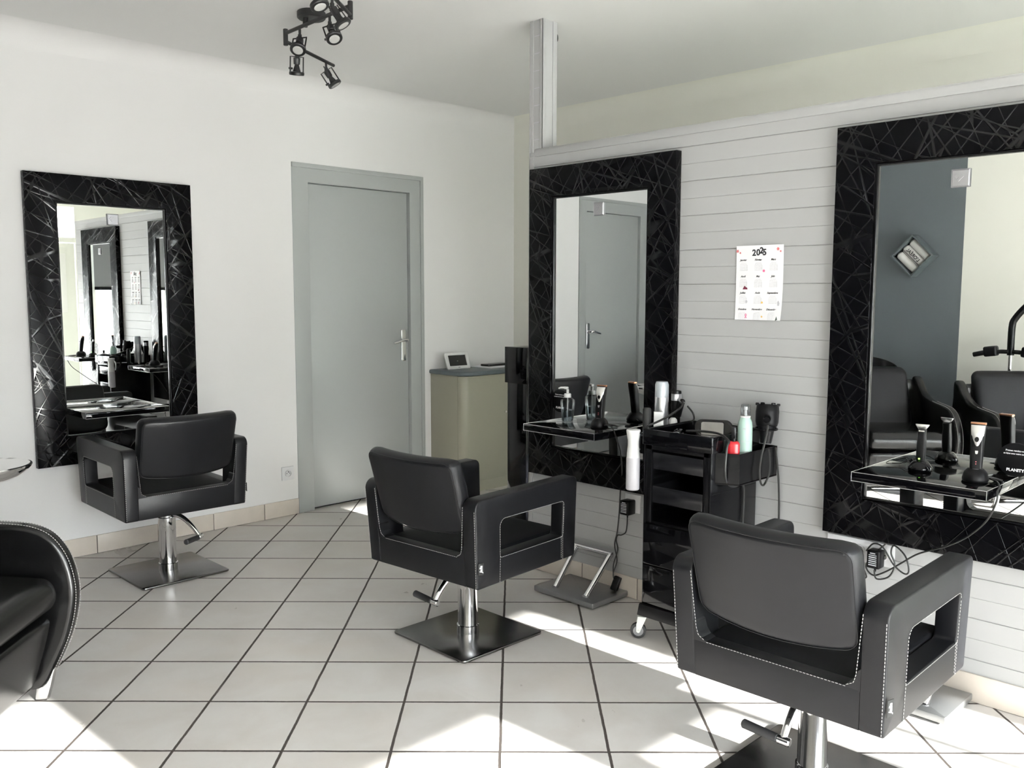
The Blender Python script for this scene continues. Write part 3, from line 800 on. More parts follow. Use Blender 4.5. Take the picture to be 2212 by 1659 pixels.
# ------------------------------------------------------------------ calendar
t = thing('calendar', 'white 2025 wall calendar taped to the grey panelling between the two mirrors', 'calendar', (XR, 1.826, 1.444), -PI/2)
b = B(); W2, H2 = .1035, .148
def warp(v): return Vector((v.x, v.y - .004 - .010*max(0, (v.x/W2))*max(0, -v.z/H2)**2 - .003*abs(v.z/H2)**3, v.z))
bm = bmesh.new(); nx, nz = 12, 16
for th in (0, .0006):
    g = [[bm.verts.new(warp(Vector((-W2+2*W2*i/nx, -th, -H2+2*H2*j/nz)))) for j in range(nz+1)] for i in range(nx+1)]
    for i in range(nx):
        for j in range(nz): bm.faces.new((g[i][j], g[i+1][j], g[i+1][j+1], g[i][j+1]))
b.merge(bm); b.out('sheet', 'paper_white', t)
def onp(x, z, dy=.0012):
    p = warp(Vector((x, -dy, z))); return Matrix.Translation(p) @ Euler((PI/2, 0, 0)).to_matrix().to_4x4()
b = B()
for c, x, z in (('2', -.024, .118), ('0', -.006, .119), ('2', .009, .126), ('5', .022, .119)): b.text(c, .034, onp(x, z), bold=.0011)
b.out('year', 'ink_black', t)
MON = ['Janvier', 'Février', 'Mars', 'Avril', 'Mai', 'Juin', 'Juillet', 'Août', 'Septembre', 'Octobre', 'Novembre', 'Décembre']
b = B(); g = B()
for i, mname in enumerate(MON):
    cx = (-.068, -.002, .064)[i % 3]; cz = .091 - .0655*(i//3)
    b.text(mname, .0105, onp(cx-.004, cz), bold=.00022, shear=.3)
    for r in range(6):
        m = onp(cx-.002, cz-.012-.0058*r)
        g.box((0, 0, 0), (1, 1, 1)) if False else g.text('1 2 3 4 5 6 7' if r == 0 else ('8 9 10 11 12 13' if r == 1 else '15 16 17 18 19 20'), .0052, m, sx=.9)
b.out('month_names', 'ink_black', t); g.out('day_grid', 'ink_pale', t)
def blob(pts_fn, mat, nm, x, z):
    q = B(); q.prism(pts_fn, 0, .0006, 'xyz', mat=onp(x, z)); return q.out(nm, mat, t)
def star(r, n=6, k=.45): return [((r if i % 2 == 0 else r*k)*math.cos(PI*i/n), (r if i % 2 == 0 else r*k)*math.sin(PI*i/n)) for i in range(2*n)]
blob(star(.0085), 'ink_red', 'flower', -.098, .127); blob(star(.005), 'ink_red', 'flower', -.086, .120); blob(star(.0085), 'ink_red', 'flower', .080, .131); blob(star(.005), 'ink_red', 'flower', .091, .122)
blob([(-.011, -.006), (.011, -.006), (.009, .001), (.003, .003), (-.002, .009), (-.007, .002)], 'ink_wine', 'drawing', -.061, -.020)
blob(star(.0045, 6, .8), 'ink_yellow', 'drawing', .016, -.078); blob([(-.005, -.008), (.005, -.008), (0, .008)], 'ink_green', 'drawing', .085, -.140)
q = B(); q.tube([onp(-.054, -.132).translation+Vector((-.004, 0, -.009)), onp(-.054, -.132).translation+Vector((.003, 0, .003)), onp(-.054, -.132).translation+Vector((0, 0, .008)), onp(-.054, -.132).translation+Vector((-.003, 0, .003)), onp(-.054, -.132).translation+Vector((.004, 0, -.009))], .0012, 6, smooth=4); q.out('ribbon', 'ink_pink', t)
blob(star(.006, 5, .7), 'ink_pink', 'drawing', .020, .047); blob(star(.006, 5, .6), 'ink_grey', 'drawing', -.054, -.075); blob([(-.004, -.010), (.004, -.010), (.005, 0), (0, .010), (-.004, .004)], 'ink_grey', 'drawing', .088, -.080); blob(star(.005, 4, .5), 'ink_yellow', 'drawing', .018, -.134)
# ------------------------------------------------------------------ black trolley (front faces the room)
TX, TY = 2.845, 1.955
t = thing('trolley', 'black plastic salon trolley on castors between the two mirrors on the panelling', 'trolley', (TX, TY, 0))
b = B()
for s in (1, -1): b.box2((0, s*.143, .148), (.335, s*.155, .805), .002)
b.box2((.323, -.15, .148), (.335, .15, .805), .001); b.box2((.004, -.143, .485), (.325, .143, .497), .001)
b.box2((0, .118, .49), (.014, .145, .805), .001); b.box2((0, -.145, .49), (.014, -.122, .805), .001)
b.box2((0, -.15, .785), (.33, .15, .806), .001)
b.box2((.01, -.1565, .642), (.33, -.1545, .6445)); b.box2((.01, -.1565, .315), (.33, -.1545, .3175))
b.out('carcass', 'black_satin', t)
for z0, z1 in ((.149, .314), (.318, .484)):
    b = B(); b.box2((-.004, -.150, z0), (.32, .150, z1), .003); b.out('drawer', 'black_gloss', t)
for z0, z1 in ((.572, .640), (.708, .775)):
    b = B(); b.box2((.004, -.118, z0), (.012, .118, z1), .003); b.box2((.01, -.118, z0), (.30, .118, z0+.006))
    for s in (1, -1): b.box2((.01, s*.112, z0), (.30, s*.118, z1), .001)
    b.box2((.294, -.118, z0), (.30, .118, z1)); b.out('tray', 'smoke_tray', t)
b = B()
for z in (.527, .662):
    for s in (1, -1): b.box2((.015, s*.128, z), (.31, s*.144, z+.006), .001); b.box2((.015, s*.128, z+.02), (.31, s*.132, z+.024))
b.out('tray_rail', 'steel_brushed', t)
b = B(); b.ring(rrect(-.006, -.162, .342, .162, .006, 3), rrect(.004, -.152, .332, .152, .006, 3), .803, .865, 'xyz', .002); b.box2((0, -.156, .803), (.335, .156, .812))
b.box2((-.008, -.05, .806), (-.004, .05, .816), .001); b.out('top_tray', 'black_gloss', t)
b = B(); b.prism([(-.160, .148), (.160, .148), (.170, .098), (-.170, .098)], -.012, .345, 'yzx', .002); b.out('base_skirt', 'black_plastic', t)
b = B()
pl = [(.03, -.155), (.345, -.155), (.345, -.237), (.065, -.237)]; pi = [(.037, -.159), (.341, -.159), (.341, -.233), (.069, -.233)]
b.ring(pl, pi, .685, .803, 'xyz', .001); b.prism(pl, .683, .689, 'xyz'); b.out('side_basket', 'black_satin', t)
b = B(); b.ring([(.10, .155), (.317, .155), (.317, .250), (.10, .250)], [(.104, .159), (.313, .159), (.313, .246), (.104, .246)], .74, .812, 'xyz', .001); b.box2((.102, .156, .74), (.315, .248, .800)); b.out('side_shelf', 'black_satin', t)
b = B(); b.tube([(.280+.041*math.cos(2*PI*i/24), -.222+.041*math.sin(2*PI*i/24), .876) for i in range(24)], .0045, 8, closed=True); b.tube([(.28, -.181, .876), (.28, -.160, .86), (.28, -.156, .80)], .004, 8); b.out('dryer_ring', 'black_satin', t)
b = B(); b.tube([(.0, .156, .84), (.0, .176, .845), (-.006, .190, .838)], .004, 8, smooth=4); b.out('bottle_hook', 'black_satin', t)
for cx, cy, yaw in ((.006, .152, -.93), (.02, -.14, 2.4), (.31, .13, 1.2), (.31, -.14, .9)):
    rt = Matrix.Translation((cx, cy, 0)) @ Euler((0, 0, yaw)).to_matrix().to_4x4()
    w = B(); w.lathe([(.0, -.011), (.024, -.011), (.0315, -.009), (.0325, 0), (.0315, .009), (.024, .011), (0, .011)], (0, 0, 0), 32, (0, 1, 0))
    bmesh.ops.transform(w.bm, matrix=rt @ Matrix.Translation((-.018, 0, .0325)), verts=w.bm.verts)
    br = B()
    for s in (1, -1): br.prism([(-.026, .030), (-.012, .028), (.012, .085), (.012, .094), (-.020, .094), (-.026, .06)], s*.014-.0012, s*.014+.0012, 'xzy', .0005)
    br.box2((-.02, -.016, .088), (.014, .016, .094), .001); br.cyl((0, 0, .09), (0, 0, .102), .012); br.cyl((-.018, -.018, .0325), (-.018, .018, .0325), .006, n=14)
    bmesh.ops.transform(br.bm, matrix=rt, verts=br.bm.verts)
    c = br.out('caster', 'caster_white', t)
    w.out('wheel', 'rubber', c)
    h = B(); h.lathe([(0, -.0118), (.019, -.0118), (.021, -.011), (.021, .011), (.019, .0118), (0, .0118)], (0, 0, 0), 28, (0, 1, 0))
    bmesh.ops.transform(h.bm, matrix=rt @ Matrix.Translation((-.018, 0, .0325)), verts=h.bm.verts); h.out('wheel_hub', 'hub_grey', c)

# things in, on and hung from the trolley
def simple(name, label, cat, loc, parts, rotz=0., group=None):
    t = thing(name, label, cat, loc, rotz, group)
    for nm, mat, bb in parts: bb.out(nm, mat, t)
    return t
L = lambda prof, n=32, **k: B().lathe(prof, n=n, **k)
def attach(o, par):
    """parent an object built in room coordinates"""
    o.parent = par; o.matrix_parent_inverse = (Matrix.Translation(par.location) @ par.rotation_euler.to_matrix().to_4x4()).inverted(); return o
b1 = L([(0, 0), (.024, 0), (.0275, .004), (.0275, .128), (.0265, .132)]); b2 = L([(.026, .132), (.0255, .150), (.0225, .178), (.0225, .200), (.0265, .225), (.029, .240), (.0275, .2445), (.012, .2455), (0, .2455)])
b3 = B(); b3.tube([(.020, .012, .225), (.034, .020, .205), (.036, .021, .17), (.031, .018, .145)], .005, 8, smooth=4)
simple('spray_bottle', 'white spray bottle hanging at the corner of the black trolley', 'spray bottle', (2.836, 2.158, .612), (('body', 'white_bottle', b1), ('spray_head', 'white_plastic', b2), ('trigger', 'white_plastic', b3)), .4)
b1 = L([(0, 0), (.027, 0), (.029, .003), (.029, .168), (.0285, .170)]); b2 = L([(.0285, .170), (.0288, .172), (.0282, .222), (.024, .234), (0, .2355)])
b3 = B(); b3.text('Fixant', .011, Matrix.Translation((-.0290*.82, -.0290*.60, .130)) @ Euler((PI/2, 0, D2R(-54))).to_matrix().to_4x4(), ext=.0006)
simple('spray_can', 'tall silver hairspray can standing on the side shelf of the trolley', 'spray can', (3.052, 2.178, .800), (('body', 'silver_can', b1), ('cap', 'silver_cap', b2)))
b3.bm.free()
b1 = B().box((0, 0, .058), (.040, .020, .116), .002)
simple('white_box', 'small plain white carton in front of the silver hairspray can', 'box', (2.988, 2.146, .800), (('carton', 'white_plastic', b1),), D2R(-52))
b1 = L([(0, 0), (.017, 0), (.018, .004), (.0175, .125), (.012, .131), (0, .131)], sx=1.0, sy=.7)
simple('product_tube', 'small black tube standing beside the white carton near the mirror shelf', 'tube', (2.968, 2.190, .800), (('tube', 'black_matte', b1),), D2R(-50))
b1 = L([(0, 0), (.019, 0), (.020, .004), (.020, .055), (.017, .072), (.010, .08), (0, .081)])
simple('white_pot', 'low white rounded pot tucked between the silver can and the black dryer', 'pot', (3.096, 2.150, .800), (('pot', 'white_plastic', b1),))
b1 = B().box((0, 0, .0012), (.075, .035, .0016))
tag(b1.out('white_card', 'paper_white', loc=(2.965, 2.158, .8125), rotz=.5), 'white paper slip lying at the edge of the trolley side shelf', 'paper')
b1 = L([(0, 0), (.014, 0), (.017, .01), (.018, .09), (.023, .125), (.0215, .150)]); b2 = L([(.0205, .150), (.0222, .151), (.0222, .178), (.0205, .179)]); b3 = L([(.0205, .179), (.0215, .18), (.0205, .191), (.017, .191), (.015, .16), (0, .16)])
b4 = B(); b4.cyl((-.004, -.012, .085), (-.030, -.052, .158), .0135, .0115, 16, .003); b5 = B(); b5.tube([(-.0268, -.047, .149), (-.0290, -.0505, .1555)], .0145, 16)
hd1 = simple('hair_dryer', 'black hair dryer with silver band standing upright at the back of the trolley', 'hair dryer', (3.132, 2.160, .800), (('barrel', 'black_plastic', b1), ('silver_band', 'silver_can', b2), ('nozzle_rim', 'black_satin', b3), ('handle', 'black_plastic', b4), ('handle_ring', 'chrome_soft', b5)))
c = B(); c.tube([(3.103, 2.108, .955), (3.06, 2.085, .935), (2.98, 2.09, .905), (2.91, 2.10, .885), (2.865, 2.113, .872), (2.850, 2.095, .868)], .0045, 8, smooth=6); c.tube([(3.135, 2.105, .93), (3.16, 2.095, .90), (3.155, 2.085, .875), (3.12, 2.08, .868)], .004, 8, smooth=5)
attach(c.out('power_cord', 'black_cord'), hd1)
# tray contents
t = thing('hand_mirror', 'black framed hand mirror leaning in the trolley top tray', 'hand mirror', (3.035, 1.910, .858), D2R(-62))
tl = Euler((D2R(-14), 0, 0)).to_matrix().to_4x4()
b = B(); b.ring(rrect(-.078, -.028, .072, .044, .030, 8), rrect(-.052, -.018, .036, .034, .008, 8), -.008, .008, 'xzy', .004, 3, mat=tl); b.tube([(.06, 0, -.01), (.10, .02, -.018), (.135, .035, -.02)], .010, 10, smooth=3); b.out('frame', 'black_gloss', t)
b = B(); b.prism(rrect(-.054, -.020, .038, .036, .008, 8), -.0015, .003, 'xzy', mat=tl); b.out('mirror_glass', 'base_steel', t)
hc = t = thing('hair_iron', 'glossy black corded hair tool lying in the trolley tray beside the hand mirror', 'hair iron', (2.925, 2.005, .814), D2R(25))
b = B(); b.box((0, 0, .021), (.085, .046, .030), .010, 3); b.box((.0, 0, .042), (.06, .03, .016), .006); b.out('body', 'black_gloss', t)
b = B(); b.tube([(-.045, -.024, .03), (-.052, -.01, .045), (-.045, .012, .044)], .002, 6, smooth=4); b.out('spring', 'chrome_soft', t)
t = thing('comb_box', 'flat black box in the front corner of the trolley tray', 'box', (2.895, 1.865, .813), D2R(8)); b = B(); b.box((0, 0, .022), (.075, .10, .042), .008, 3); b.out('case', 'black_gloss', t)
b = B(); b.box((.0, -.02, .0435), (.03, .012, .002), .0008); b.out('clasp', 'chrome_soft', t)
# basket contents
b1 = B(); b1.box((0, 0, .083), (.046, .034, .150), .012, 3); b2 = B(); b2.cyl((0, 0, .156), (0, 0, .168), .010, n=18); b2.box((.0, .0, .186), (.017, .015, .052), .003)
simple('red_bottle', 'red bottle with black nozzle in the side basket of the trolley', 'bottle', (2.928, 1.757, .690), (('body', 'red_plastic', b1), ('nozzle', 'black_satin', b2)), D2R(-55))
b1 = L([(0, 0), (.026, 0), (.0280, .003), (.0280, .205), (.026, .222), (.019, .238), (.0185, .240)]); b2 = L([(.0185, .240), (.0195, .241), (.0195, .246), (.018, .247)]); b3 = L([(.017, .245), (.0178, .246), (.0172, .286), (.015, .290), (0, .290)]); b4 = L([(.007, .246), (.006, .268), (.009, .270), (.008, .282), (0, .283)], n=16)
mt = lambda z: Matrix.Translation((-.0283*.79, -.0283*.61, z)) @ Euler((PI/2, 0, D2R(-52))).to_matrix().to_4x4()
b5 = B(); b5.text('DRY', .012, mt(.198), bold=.0003, ext=.0005); b5.text('MOUSSE', .0085, mt(.150), ext=.0005); b5.text('30', .022, mt(.105), bold=.0002, ext=.0005, shear=.2)
simple('mint_can', 'mint green mousse can with clear cap in the side basket of the trolley', 'spray can', (3.008, 1.757, .690), (('body', 'mint_can', b1), ('collar', 'white_plastic', b2), ('cap', 'cap_clear', b3), ('valve', 'white_plastic', b4), ('print', 'ink_grey', b5)))
hd2 = t = thing('hair_dryer', 'black hair dryer hanging nozzle down in the ring of the trolley basket', 'hair dryer', (3.125, 1.733, .818))
tilt = Euler((D2R(-4), D2R(10), 0)).to_matrix().to_4x4()
def tm(bb): bmesh.ops.transform(bb.bm, matrix=tilt, verts=bb.bm.verts); return bb
tm(L([(.0, .002), (.020, 0), (.022, .004), (.030, .055), (.034, .064), (.034, .066)])).out('nozzle', 'black_plastic', t)
tm(L([(.036, .066), (.040, .07), (.044, .085), (.045, .125), (.042, .150), (.040, .152), (.036, .146), (.0, .144)])).out('barrel', 'black_plastic', t)
q = B()
for k in range(6): a = 2*PI*k/6; q.box((.040*math.cos(a), .040*math.sin(a), .153), (.014, .014, .010), .003, rot=(0, 0, a))
tm(q).out('rear_ribs', 'black_satin', t)
q = B(); q.cyl((-.020, -.010, .098), (-.075, -.040, .090), .0165, .0145, 20, .005); q.cyl((-.075, -.040, .090), (-.082, -.044, .088), .010, n=14); tm(q).out('handle', 'black_satin', t)
c = B(); c.tube([(3.060, 1.690, .902), (3.050, 1.690, .86), (3.034, 1.70, .78), (3.025, 1.70, .72), (3.04, 1.70, .675), (3.075, 1.705, .668), (3.10, 1.70, .71), (3.10, 1.70, .77), (3.11, 1.71, .80)], .004, 8, smooth=6)
c.tube([(3.165, 1.712, .80), (3.183, 1.706, .68), (3.186, 1.70, .55), (3.185, 1.70, .40), (3.187, 1.71, .25)], .004, 8, smooth=6)
attach(c.out('power_cord', 'black_cord'), hd2)
c = B(); c.tube([(2.93, 1.97, .862), (2.915, 1.88, .872), (2.90, 1.80, .872), (2.885, 1.752, .853), (2.868, 1.748, .835), (2.860, 1.748, .785), (2.866, 1.752, .740), (2.892, 1.760, .695), (2.935, 1.762, .672), (2.985, 1.768, .668), (3.035, 1.782, .672), (3.060, 1.790, .655), (3.075, 1.793, .62), (3.07, 1.792, .50), (3.05, 1.79, .40), (3.04, 1.79, .30)], .0045, 8, smooth=6)
attach(c.out('power_cord', 'black_cord'), hc)
c = B(); c.tube([(2.985, 2.135, .34), (2.965, 2.17, .29), (2.96, 2.18, .22), (2.97, 2.16, .16), (3.0, 2.14, .125)], .0045, 8, smooth=6)
tag(c.out('black_cable', 'black_cord'), 'black cable bulging out beside the lower trolley drawer', 'cable')

# ------------------------------------------------------------------ shelf items
ZS = .8063
t = thing('pump_bottle', 'clear pump dispenser with white pump on the shelf next to the corner post', 'pump bottle', (3.095, 2.742, ZS))
L([(0, 0), (.0255, 0), (.0270, .003), (.0345, .085), (.0335, .098), (.022, .108), (.0145, .111), (.0145, .113)], 40).out('bottle', 'clear_plastic', t)
L([(0, .003), (.0250, .003), (.0295, .052), (0, .052)], 40).out('liquid', 'liquid', t)
q = L([(.0155, .110), (.0165, .111), (.0165, .126), (.0145, .129), (.006, .130), (.006, .148)], 28); q.box((-.004, .006, .1545), (.020, .016, .011), .003); q.tube([(-.005, .008, .156), (-.022, .024, .156), (-.030, .031, .152)], [.0055, .0045, .0035], 10); q.cyl((0, 0, .004), (0, 0, .11), .0022, n=8)
q.out('pump', 'white_plastic', t)
def make_clipper():
    t = thing('hair_clipper', '', 'clipper')
    b = B(); b.prism([(-.014, -.021), (.014, -.021), (.016, 0), (.014, .021), (-.014, .021), (-.017, 0)], 0, .001, 'xyz') if False else None
    # side outline (x: towards the viewer negative, z up), leaning body
    secs = [(-.002, .0, .0145, .0165), (-.001, .02, .0155, .0180), (.0, .055, .0160, .0190), (.001, .090, .0170, .0195), (.003, .120, .0175, .0205), (.006, .140, .0150, .0215), (.010, .156, .009, .0220)]
    bm = bmesh.new(); rings = []
    for x, z, hx, hy in secs:
        rings.append([bm.verts.new((x+px, py, z)) for px, py in rrect(-hx, -hy, hx, hy, min(hx, hy)*.55, 4)])
    n = len(rings[0])
    for a, c in zip(rings, rings[1:]):
        for i in range(n): bm.faces.new((a[i], a[(i+1) % n], c[(i+1) % n], c[i]))
    bm.faces.new(rings[0][::-1]); bm.faces.new(rings[-1]); bb = B(); bb.merge(bm); bb.out('body', 'black_plastic', t)
    # silver front plate: tapers to a rounded tongue
    bm = bmesh.new(); rows = []
    for k in range(13):
        z = .152 - .066*k/12; hw = .0205 - .0075*(k/12)**1.3 if k < 10 else .013*math.sqrt(max(.02, 1-((k-9)/3.2)**2))
        x = -.0155 - .0022 + (.012*(max(0, z-.125)/.027)**1.5)
        rows.append([bm.verts.new((x + .006*abs(u)**3, u*hw, z)) for u in (-1, -.8, -.4, 0, .4, .8, 1)])
    for a, c in zip(rows, rows[1:]):
        for i in range(6): bm.faces.new((a[i], a[i+1], c[i+1], c[i]))
    g = bmesh.ops.extrude_face_region(bm, geom=bm.faces[:]); bmesh.ops.translate(bm, vec=(.006, 0, 0), verts=[v for v in g['geom'] if isinstance(v, bmesh.types.BMVert)])
    bb = B(); bb.merge(bm); bb.out('face_plate', 'silver_plastic', t)
    q = B(); q.lathe([(0, 0), (.0085, .0), (.0075, .0028), (0, .0036)], (-.0172, .001, .107), 28, (-1, 0, 0), sx=1., sy=.78); q.out('thumb_dial', 'black_satin', t)
    q = B(); q.box((.0085, 0, .1575), (.016, .0455, .0075), .0015); q.box((.003, 0, .1575), (.010, .044, .005), .001); q.out('blade', 'copper_blade', t)
    q = B(); q.prism([(-.0045, .005), (.0045, .005), (.0035, -.004), (0, -.006), (-.0035, -.004)], 0, .001, 'yzx', mat=Matrix.Translation((-.0185, 0, .066)))
    q.box((-.0167, 0, .012), (.001, .018, .0018)); q.out('button', 'silver_can', t)
    q = B(); q.box((-.0178, 0, .036), (.001, .003, .003)); q.box((-.0176, 0, .029), (.001, .003, .003)); q.out('indicator', 'ink_red', t)
    return t
def make_dock(label, loc, rz):
    t = thing('charging_dock', label, 'charging dock', loc, rz)
    q = L([(0, 0), (.038, 0), (.0405, .004), (.041, .010), (.036, .028), (.027, .038), (.022, .042), (.018, .040), (0, .030)], 40, sx=1.1, sy=.95); q.out('base', 'black_plastic', t)
    q = B(); q.tube([(.02, -.034, .012), (.03, -.055, .008), (.028, -.075, .004)], .004, 8, smooth=4); q.out('cable_stub', 'black_cord', t)
    return t
cl = make_clipper(); cl2 = copy_tree(cl)
for o, (x, y), lb, dl in ((cl, (3.052, 2.512), 'hair clipper with silver face on the shelf of the mirror next to the corner post', 'black charging dock under the clipper on the shelf by the clear pump bottle'), (cl2, (3.020, .935), 'hair clipper with silver face on the shelf with the green light', 'black charging dock under the silver faced clipper near the shelf corner with the green light')):
    o.location = (x, y, ZS+.027); o.rotation_euler = (0, D2R(5), D2R(14)); tag(o, lb, 'clipper', 'silver faced clippers'); make_dock(dl, (x, y, ZS), D2R(14))['group'] = 'charging docks'
t = thing('trimmer', 'slim black trimmer with green light on the shelf beside the silver faced clipper', 'trimmer', (3.062, 1.122, ZS+.024), D2R(10)); t.rotation_euler.y = D2R(3)
secs = [(0, 0, .011, .0125), (0, .03, .0125, .0145), (0, .065, .0125, .0150), (0, .095, .0105, .0125), (.001, .115, .0115, .0130)]
bm = bmesh.new(); rings = [[bm.verts.new((x+px, py, z)) for px, py in rrect(-hx, -hy, hx, hy, min(hx, hy)*.6, 4)] for x, z, hx, hy in secs]; n = len(rings[0])
for a, c in zip(rings, rings[1:]):
    for i in range(n): bm.faces.new((a[i], a[(i+1) % n], c[(i+1) % n], c[i]))
bm.faces.new(rings[0][::-1]); bm.faces.new(rings[-1]); q = B(); q.merge(bm); q.out('body', 'black_plastic', t)
q = B(); q.prism([(-.008, .112), (.008, .112), (.0215, .131), (.0215, .134), (-.0215, .134), (-.0215, .131)], -.003, .006, 'yzx', .001); q.box((-.011, 0, .112), (.002, .018, .004)); q.out('blade', 'chrome_soft', t)
q = B(); q.lathe([(0, 0), (.0028, 0), (.002, .002), (0, .0024)], (-.0118, .003, .018), 16, (-1, 0, 0)); q.out('charge_light', 'led_green', t)
t = thing('charging_dock', 'round black charging base under the slim trimmer', 'charging dock', (3.062, 1.122, ZS)); L([(0, 0), (.036, 0), (.0385, .003), (.0385, .014), (.033, .022), (.024, .034), (.016, .036), (.014, .028), (0, .026)], 40).out('base', 'black_gloss', t)
c = B(); c.tube([(3.085, 1.155, ZS+.006), (3.11, 1.185, ZS+.02), (3.13, 1.215, ZS+.003), (3.10, 1.25, ZS+.003), (3.16, 1.265, ZS+.003)], .0016, 6, smooth=6); c.tube([(3.09, 1.15, ZS+.006), (3.13, 1.175, ZS+.025), (3.15, 1.21, ZS+.003), (3.12, 1.24, ZS+.003)], .0014, 6, smooth=6)
tag(c.out('thin_wire', 'black_cord'), 'thin black wire lying on the shelf behind the slim trimmer', 'cord')

# ------------------------------------------------------------------ sockets, adapters, cords
def socket(label, loc, rz, n=1):
    t = thing('wall_socket', label, 'socket', loc, rz, 'white wall sockets'); w = .0425*n
    q = B(); q.box2((-w, -.009, -.0425), (w, 0, .0425), .003); q.out('plate', 'socket_white', t)
    for k in range(n):
        x = (k-(n-1)/2)*.085
        q = B(); q.lathe([(.0215, .006), (.0215, .0155), (.0195, .0165), (.0185, .0165), (.0180, .010), (0, .010)], (x, 0, 0), 32, (0, -1, 0)); q.out('socket_well', 'socket_white', t)
        q = B()
        for dx, dz in ((-.0095, 0), (.0095, 0)): q.cyl((x+dx, -.0102, dz), (x+dx, -.0115, dz), .0025, n=12)
        q.cyl((x, -.010, .010), (x, -.0215, .010), .0022, n=12); q.out('contacts', 'black_matte', t)
    return t
socket('single white wall socket beside the grey door', (2.879, YL, .271), 0)
socket('white wall socket above the skirting behind the hanging spray bottle', (XR, 2.432, .447), -PI/2)
socket('triple white socket strip below the mirror behind the largest chair', (XR, 1.374, .450), -PI/2, 3)
def adapter(label, loc, size):
    t = thing('power_adapter', label, 'power adapter', loc, -PI/2, 'black plug-in power adapters'); w, d, h = size
    q = B(); q.box((0, -d/2-.0, 0), (w, d, h), .005, 3); q.cyl((0, -d*.5, -h/2+.004), (0, -d*.5, -h/2-.016), .006, .003, 12); q.out('case', 'black_plastic', t)
    q = B()
    for i in range(7): q.box((-.001, -d-.0004, h*.36-i*h*.11), (w*(.62 if i else .4), .0008, h*(.035 if i % 2 else .05)))
    q.out('printed_label', 'ink_grey', t)
    q = B(); q.cyl((0, .016, h*.1), (0, -.002, h*.1), .018, n=24); q.out('plug_collar', 'black_plastic', t); return t
pa1 = adapter('black power adapter plugged in behind the hanging white spray bottle', (XR-.017, 2.432, .436), (.050, .055, .066))
pa2 = adapter('black power adapter plugged in below the mirror behind the largest chair', (XR-.017, 1.300, .442), (.046, .050, .066))
t = thing('power_plug', 'small black plug beside the adapter behind the largest chair', 'plug', (XR-.017, 1.374, .447), -PI/2); q = B(); q.cyl((0, 0, 0), (0, -.03, 0), .018, .014, 20, .003); q.out('plug_body', 'black_plastic', t); q = B(); q.tube([(0, -.03, 0), (0, -.05, -.01), (.005, -.05, -.04)], .004, 8, smooth=4); q.out('plug_lead', 'black_cord', t)
c = B(); x = XR-.010
c.tube([(3.04, 2.475, .818), (3.03, 2.44, .822), (3.02, 2.410, .812), (3.02, 2.394, .78), (3.10, 2.43, .70), (3.155, 2.462, .60), (x-.002, 2.500, .50), (x-.004, 2.503, .40), (x-.006, 2.512, .30), (x-.02, 2.515, .24), (x-.02, 2.500, .17), (x-.04, 2.505, .11), (x-.05, 2.49, .085)], .003, 8, smooth=6)
c.tube([(x-.035, 2.432, .388), (x-.03, 2.437, .35), (x-.02, 2.452, .312), (x-.012, 2.482, .292), (x-.012, 2.505, .286), (x-.012, 2.512, .26), (x-.018, 2.498, .22), (x-.03, 2.512, .15), (x-.045, 2.50, .10)], .003, 8, smooth=6)
attach(c.out('power_cord', 'black_cord'), pa1)
t = thing('power_block', 'black inline plug resting at the corner of the footrest by the corner post', 'plug', (3.150, 2.487, .033)); q = B(); q.box((.004, 0, .035), (.026, .034, .066), .006, 3, rot=(.25, .25, .3)); q.out('case', 'black_plastic', t)
c = B(); c.tube([(3.045, .900, .815), (3.02, .870, .812), (2.96, .846, .808), (2.93, .842, .800), (2.925, .842, .77), (2.955, .875, .70), (3.03, .95, .62), (3.09, 1.03, .56), (3.14, 1.10, .52), (3.165, 1.16, .485), (3.175, 1.22, .435), (3.178, 1.27, .395), (3.172, 1.31, .375), (3.168, 1.335, .40), (3.165, 1.32, .44), (3.168, 1.27, .50)], .003, 8, smooth=6)
c.tube([(x-.04, 1.300, .40), (x-.04, 1.290, .37), (x-.03, 1.25, .385), (x-.02, 1.235, .43), (x-.02, 1.25, .47), (x-.02, 1.24, .50), (x-.02, 1.20, .47), (x-.02, 1.185, .42), (x-.02, 1.20, .405), (x-.02, 1.24, .43), (x-.02, 1.28, .485), (x-.02, 1.315, .492), (x-.02, 1.34, .46)], .003, 8, smooth=6)
for k in range(4): c.tube([(x-.03, 1.365+.006*k, .44-.02*k), (x-.04, 1.34, .40-.01*k), (x-.035, 1.33+.01*k, .365), (x-.03, 1.36, .36+.01*k), (x-.035, 1.375, .40)], .0028, 6, smooth=5)
attach(c.out('power_cord', 'black_cord'), pa2)

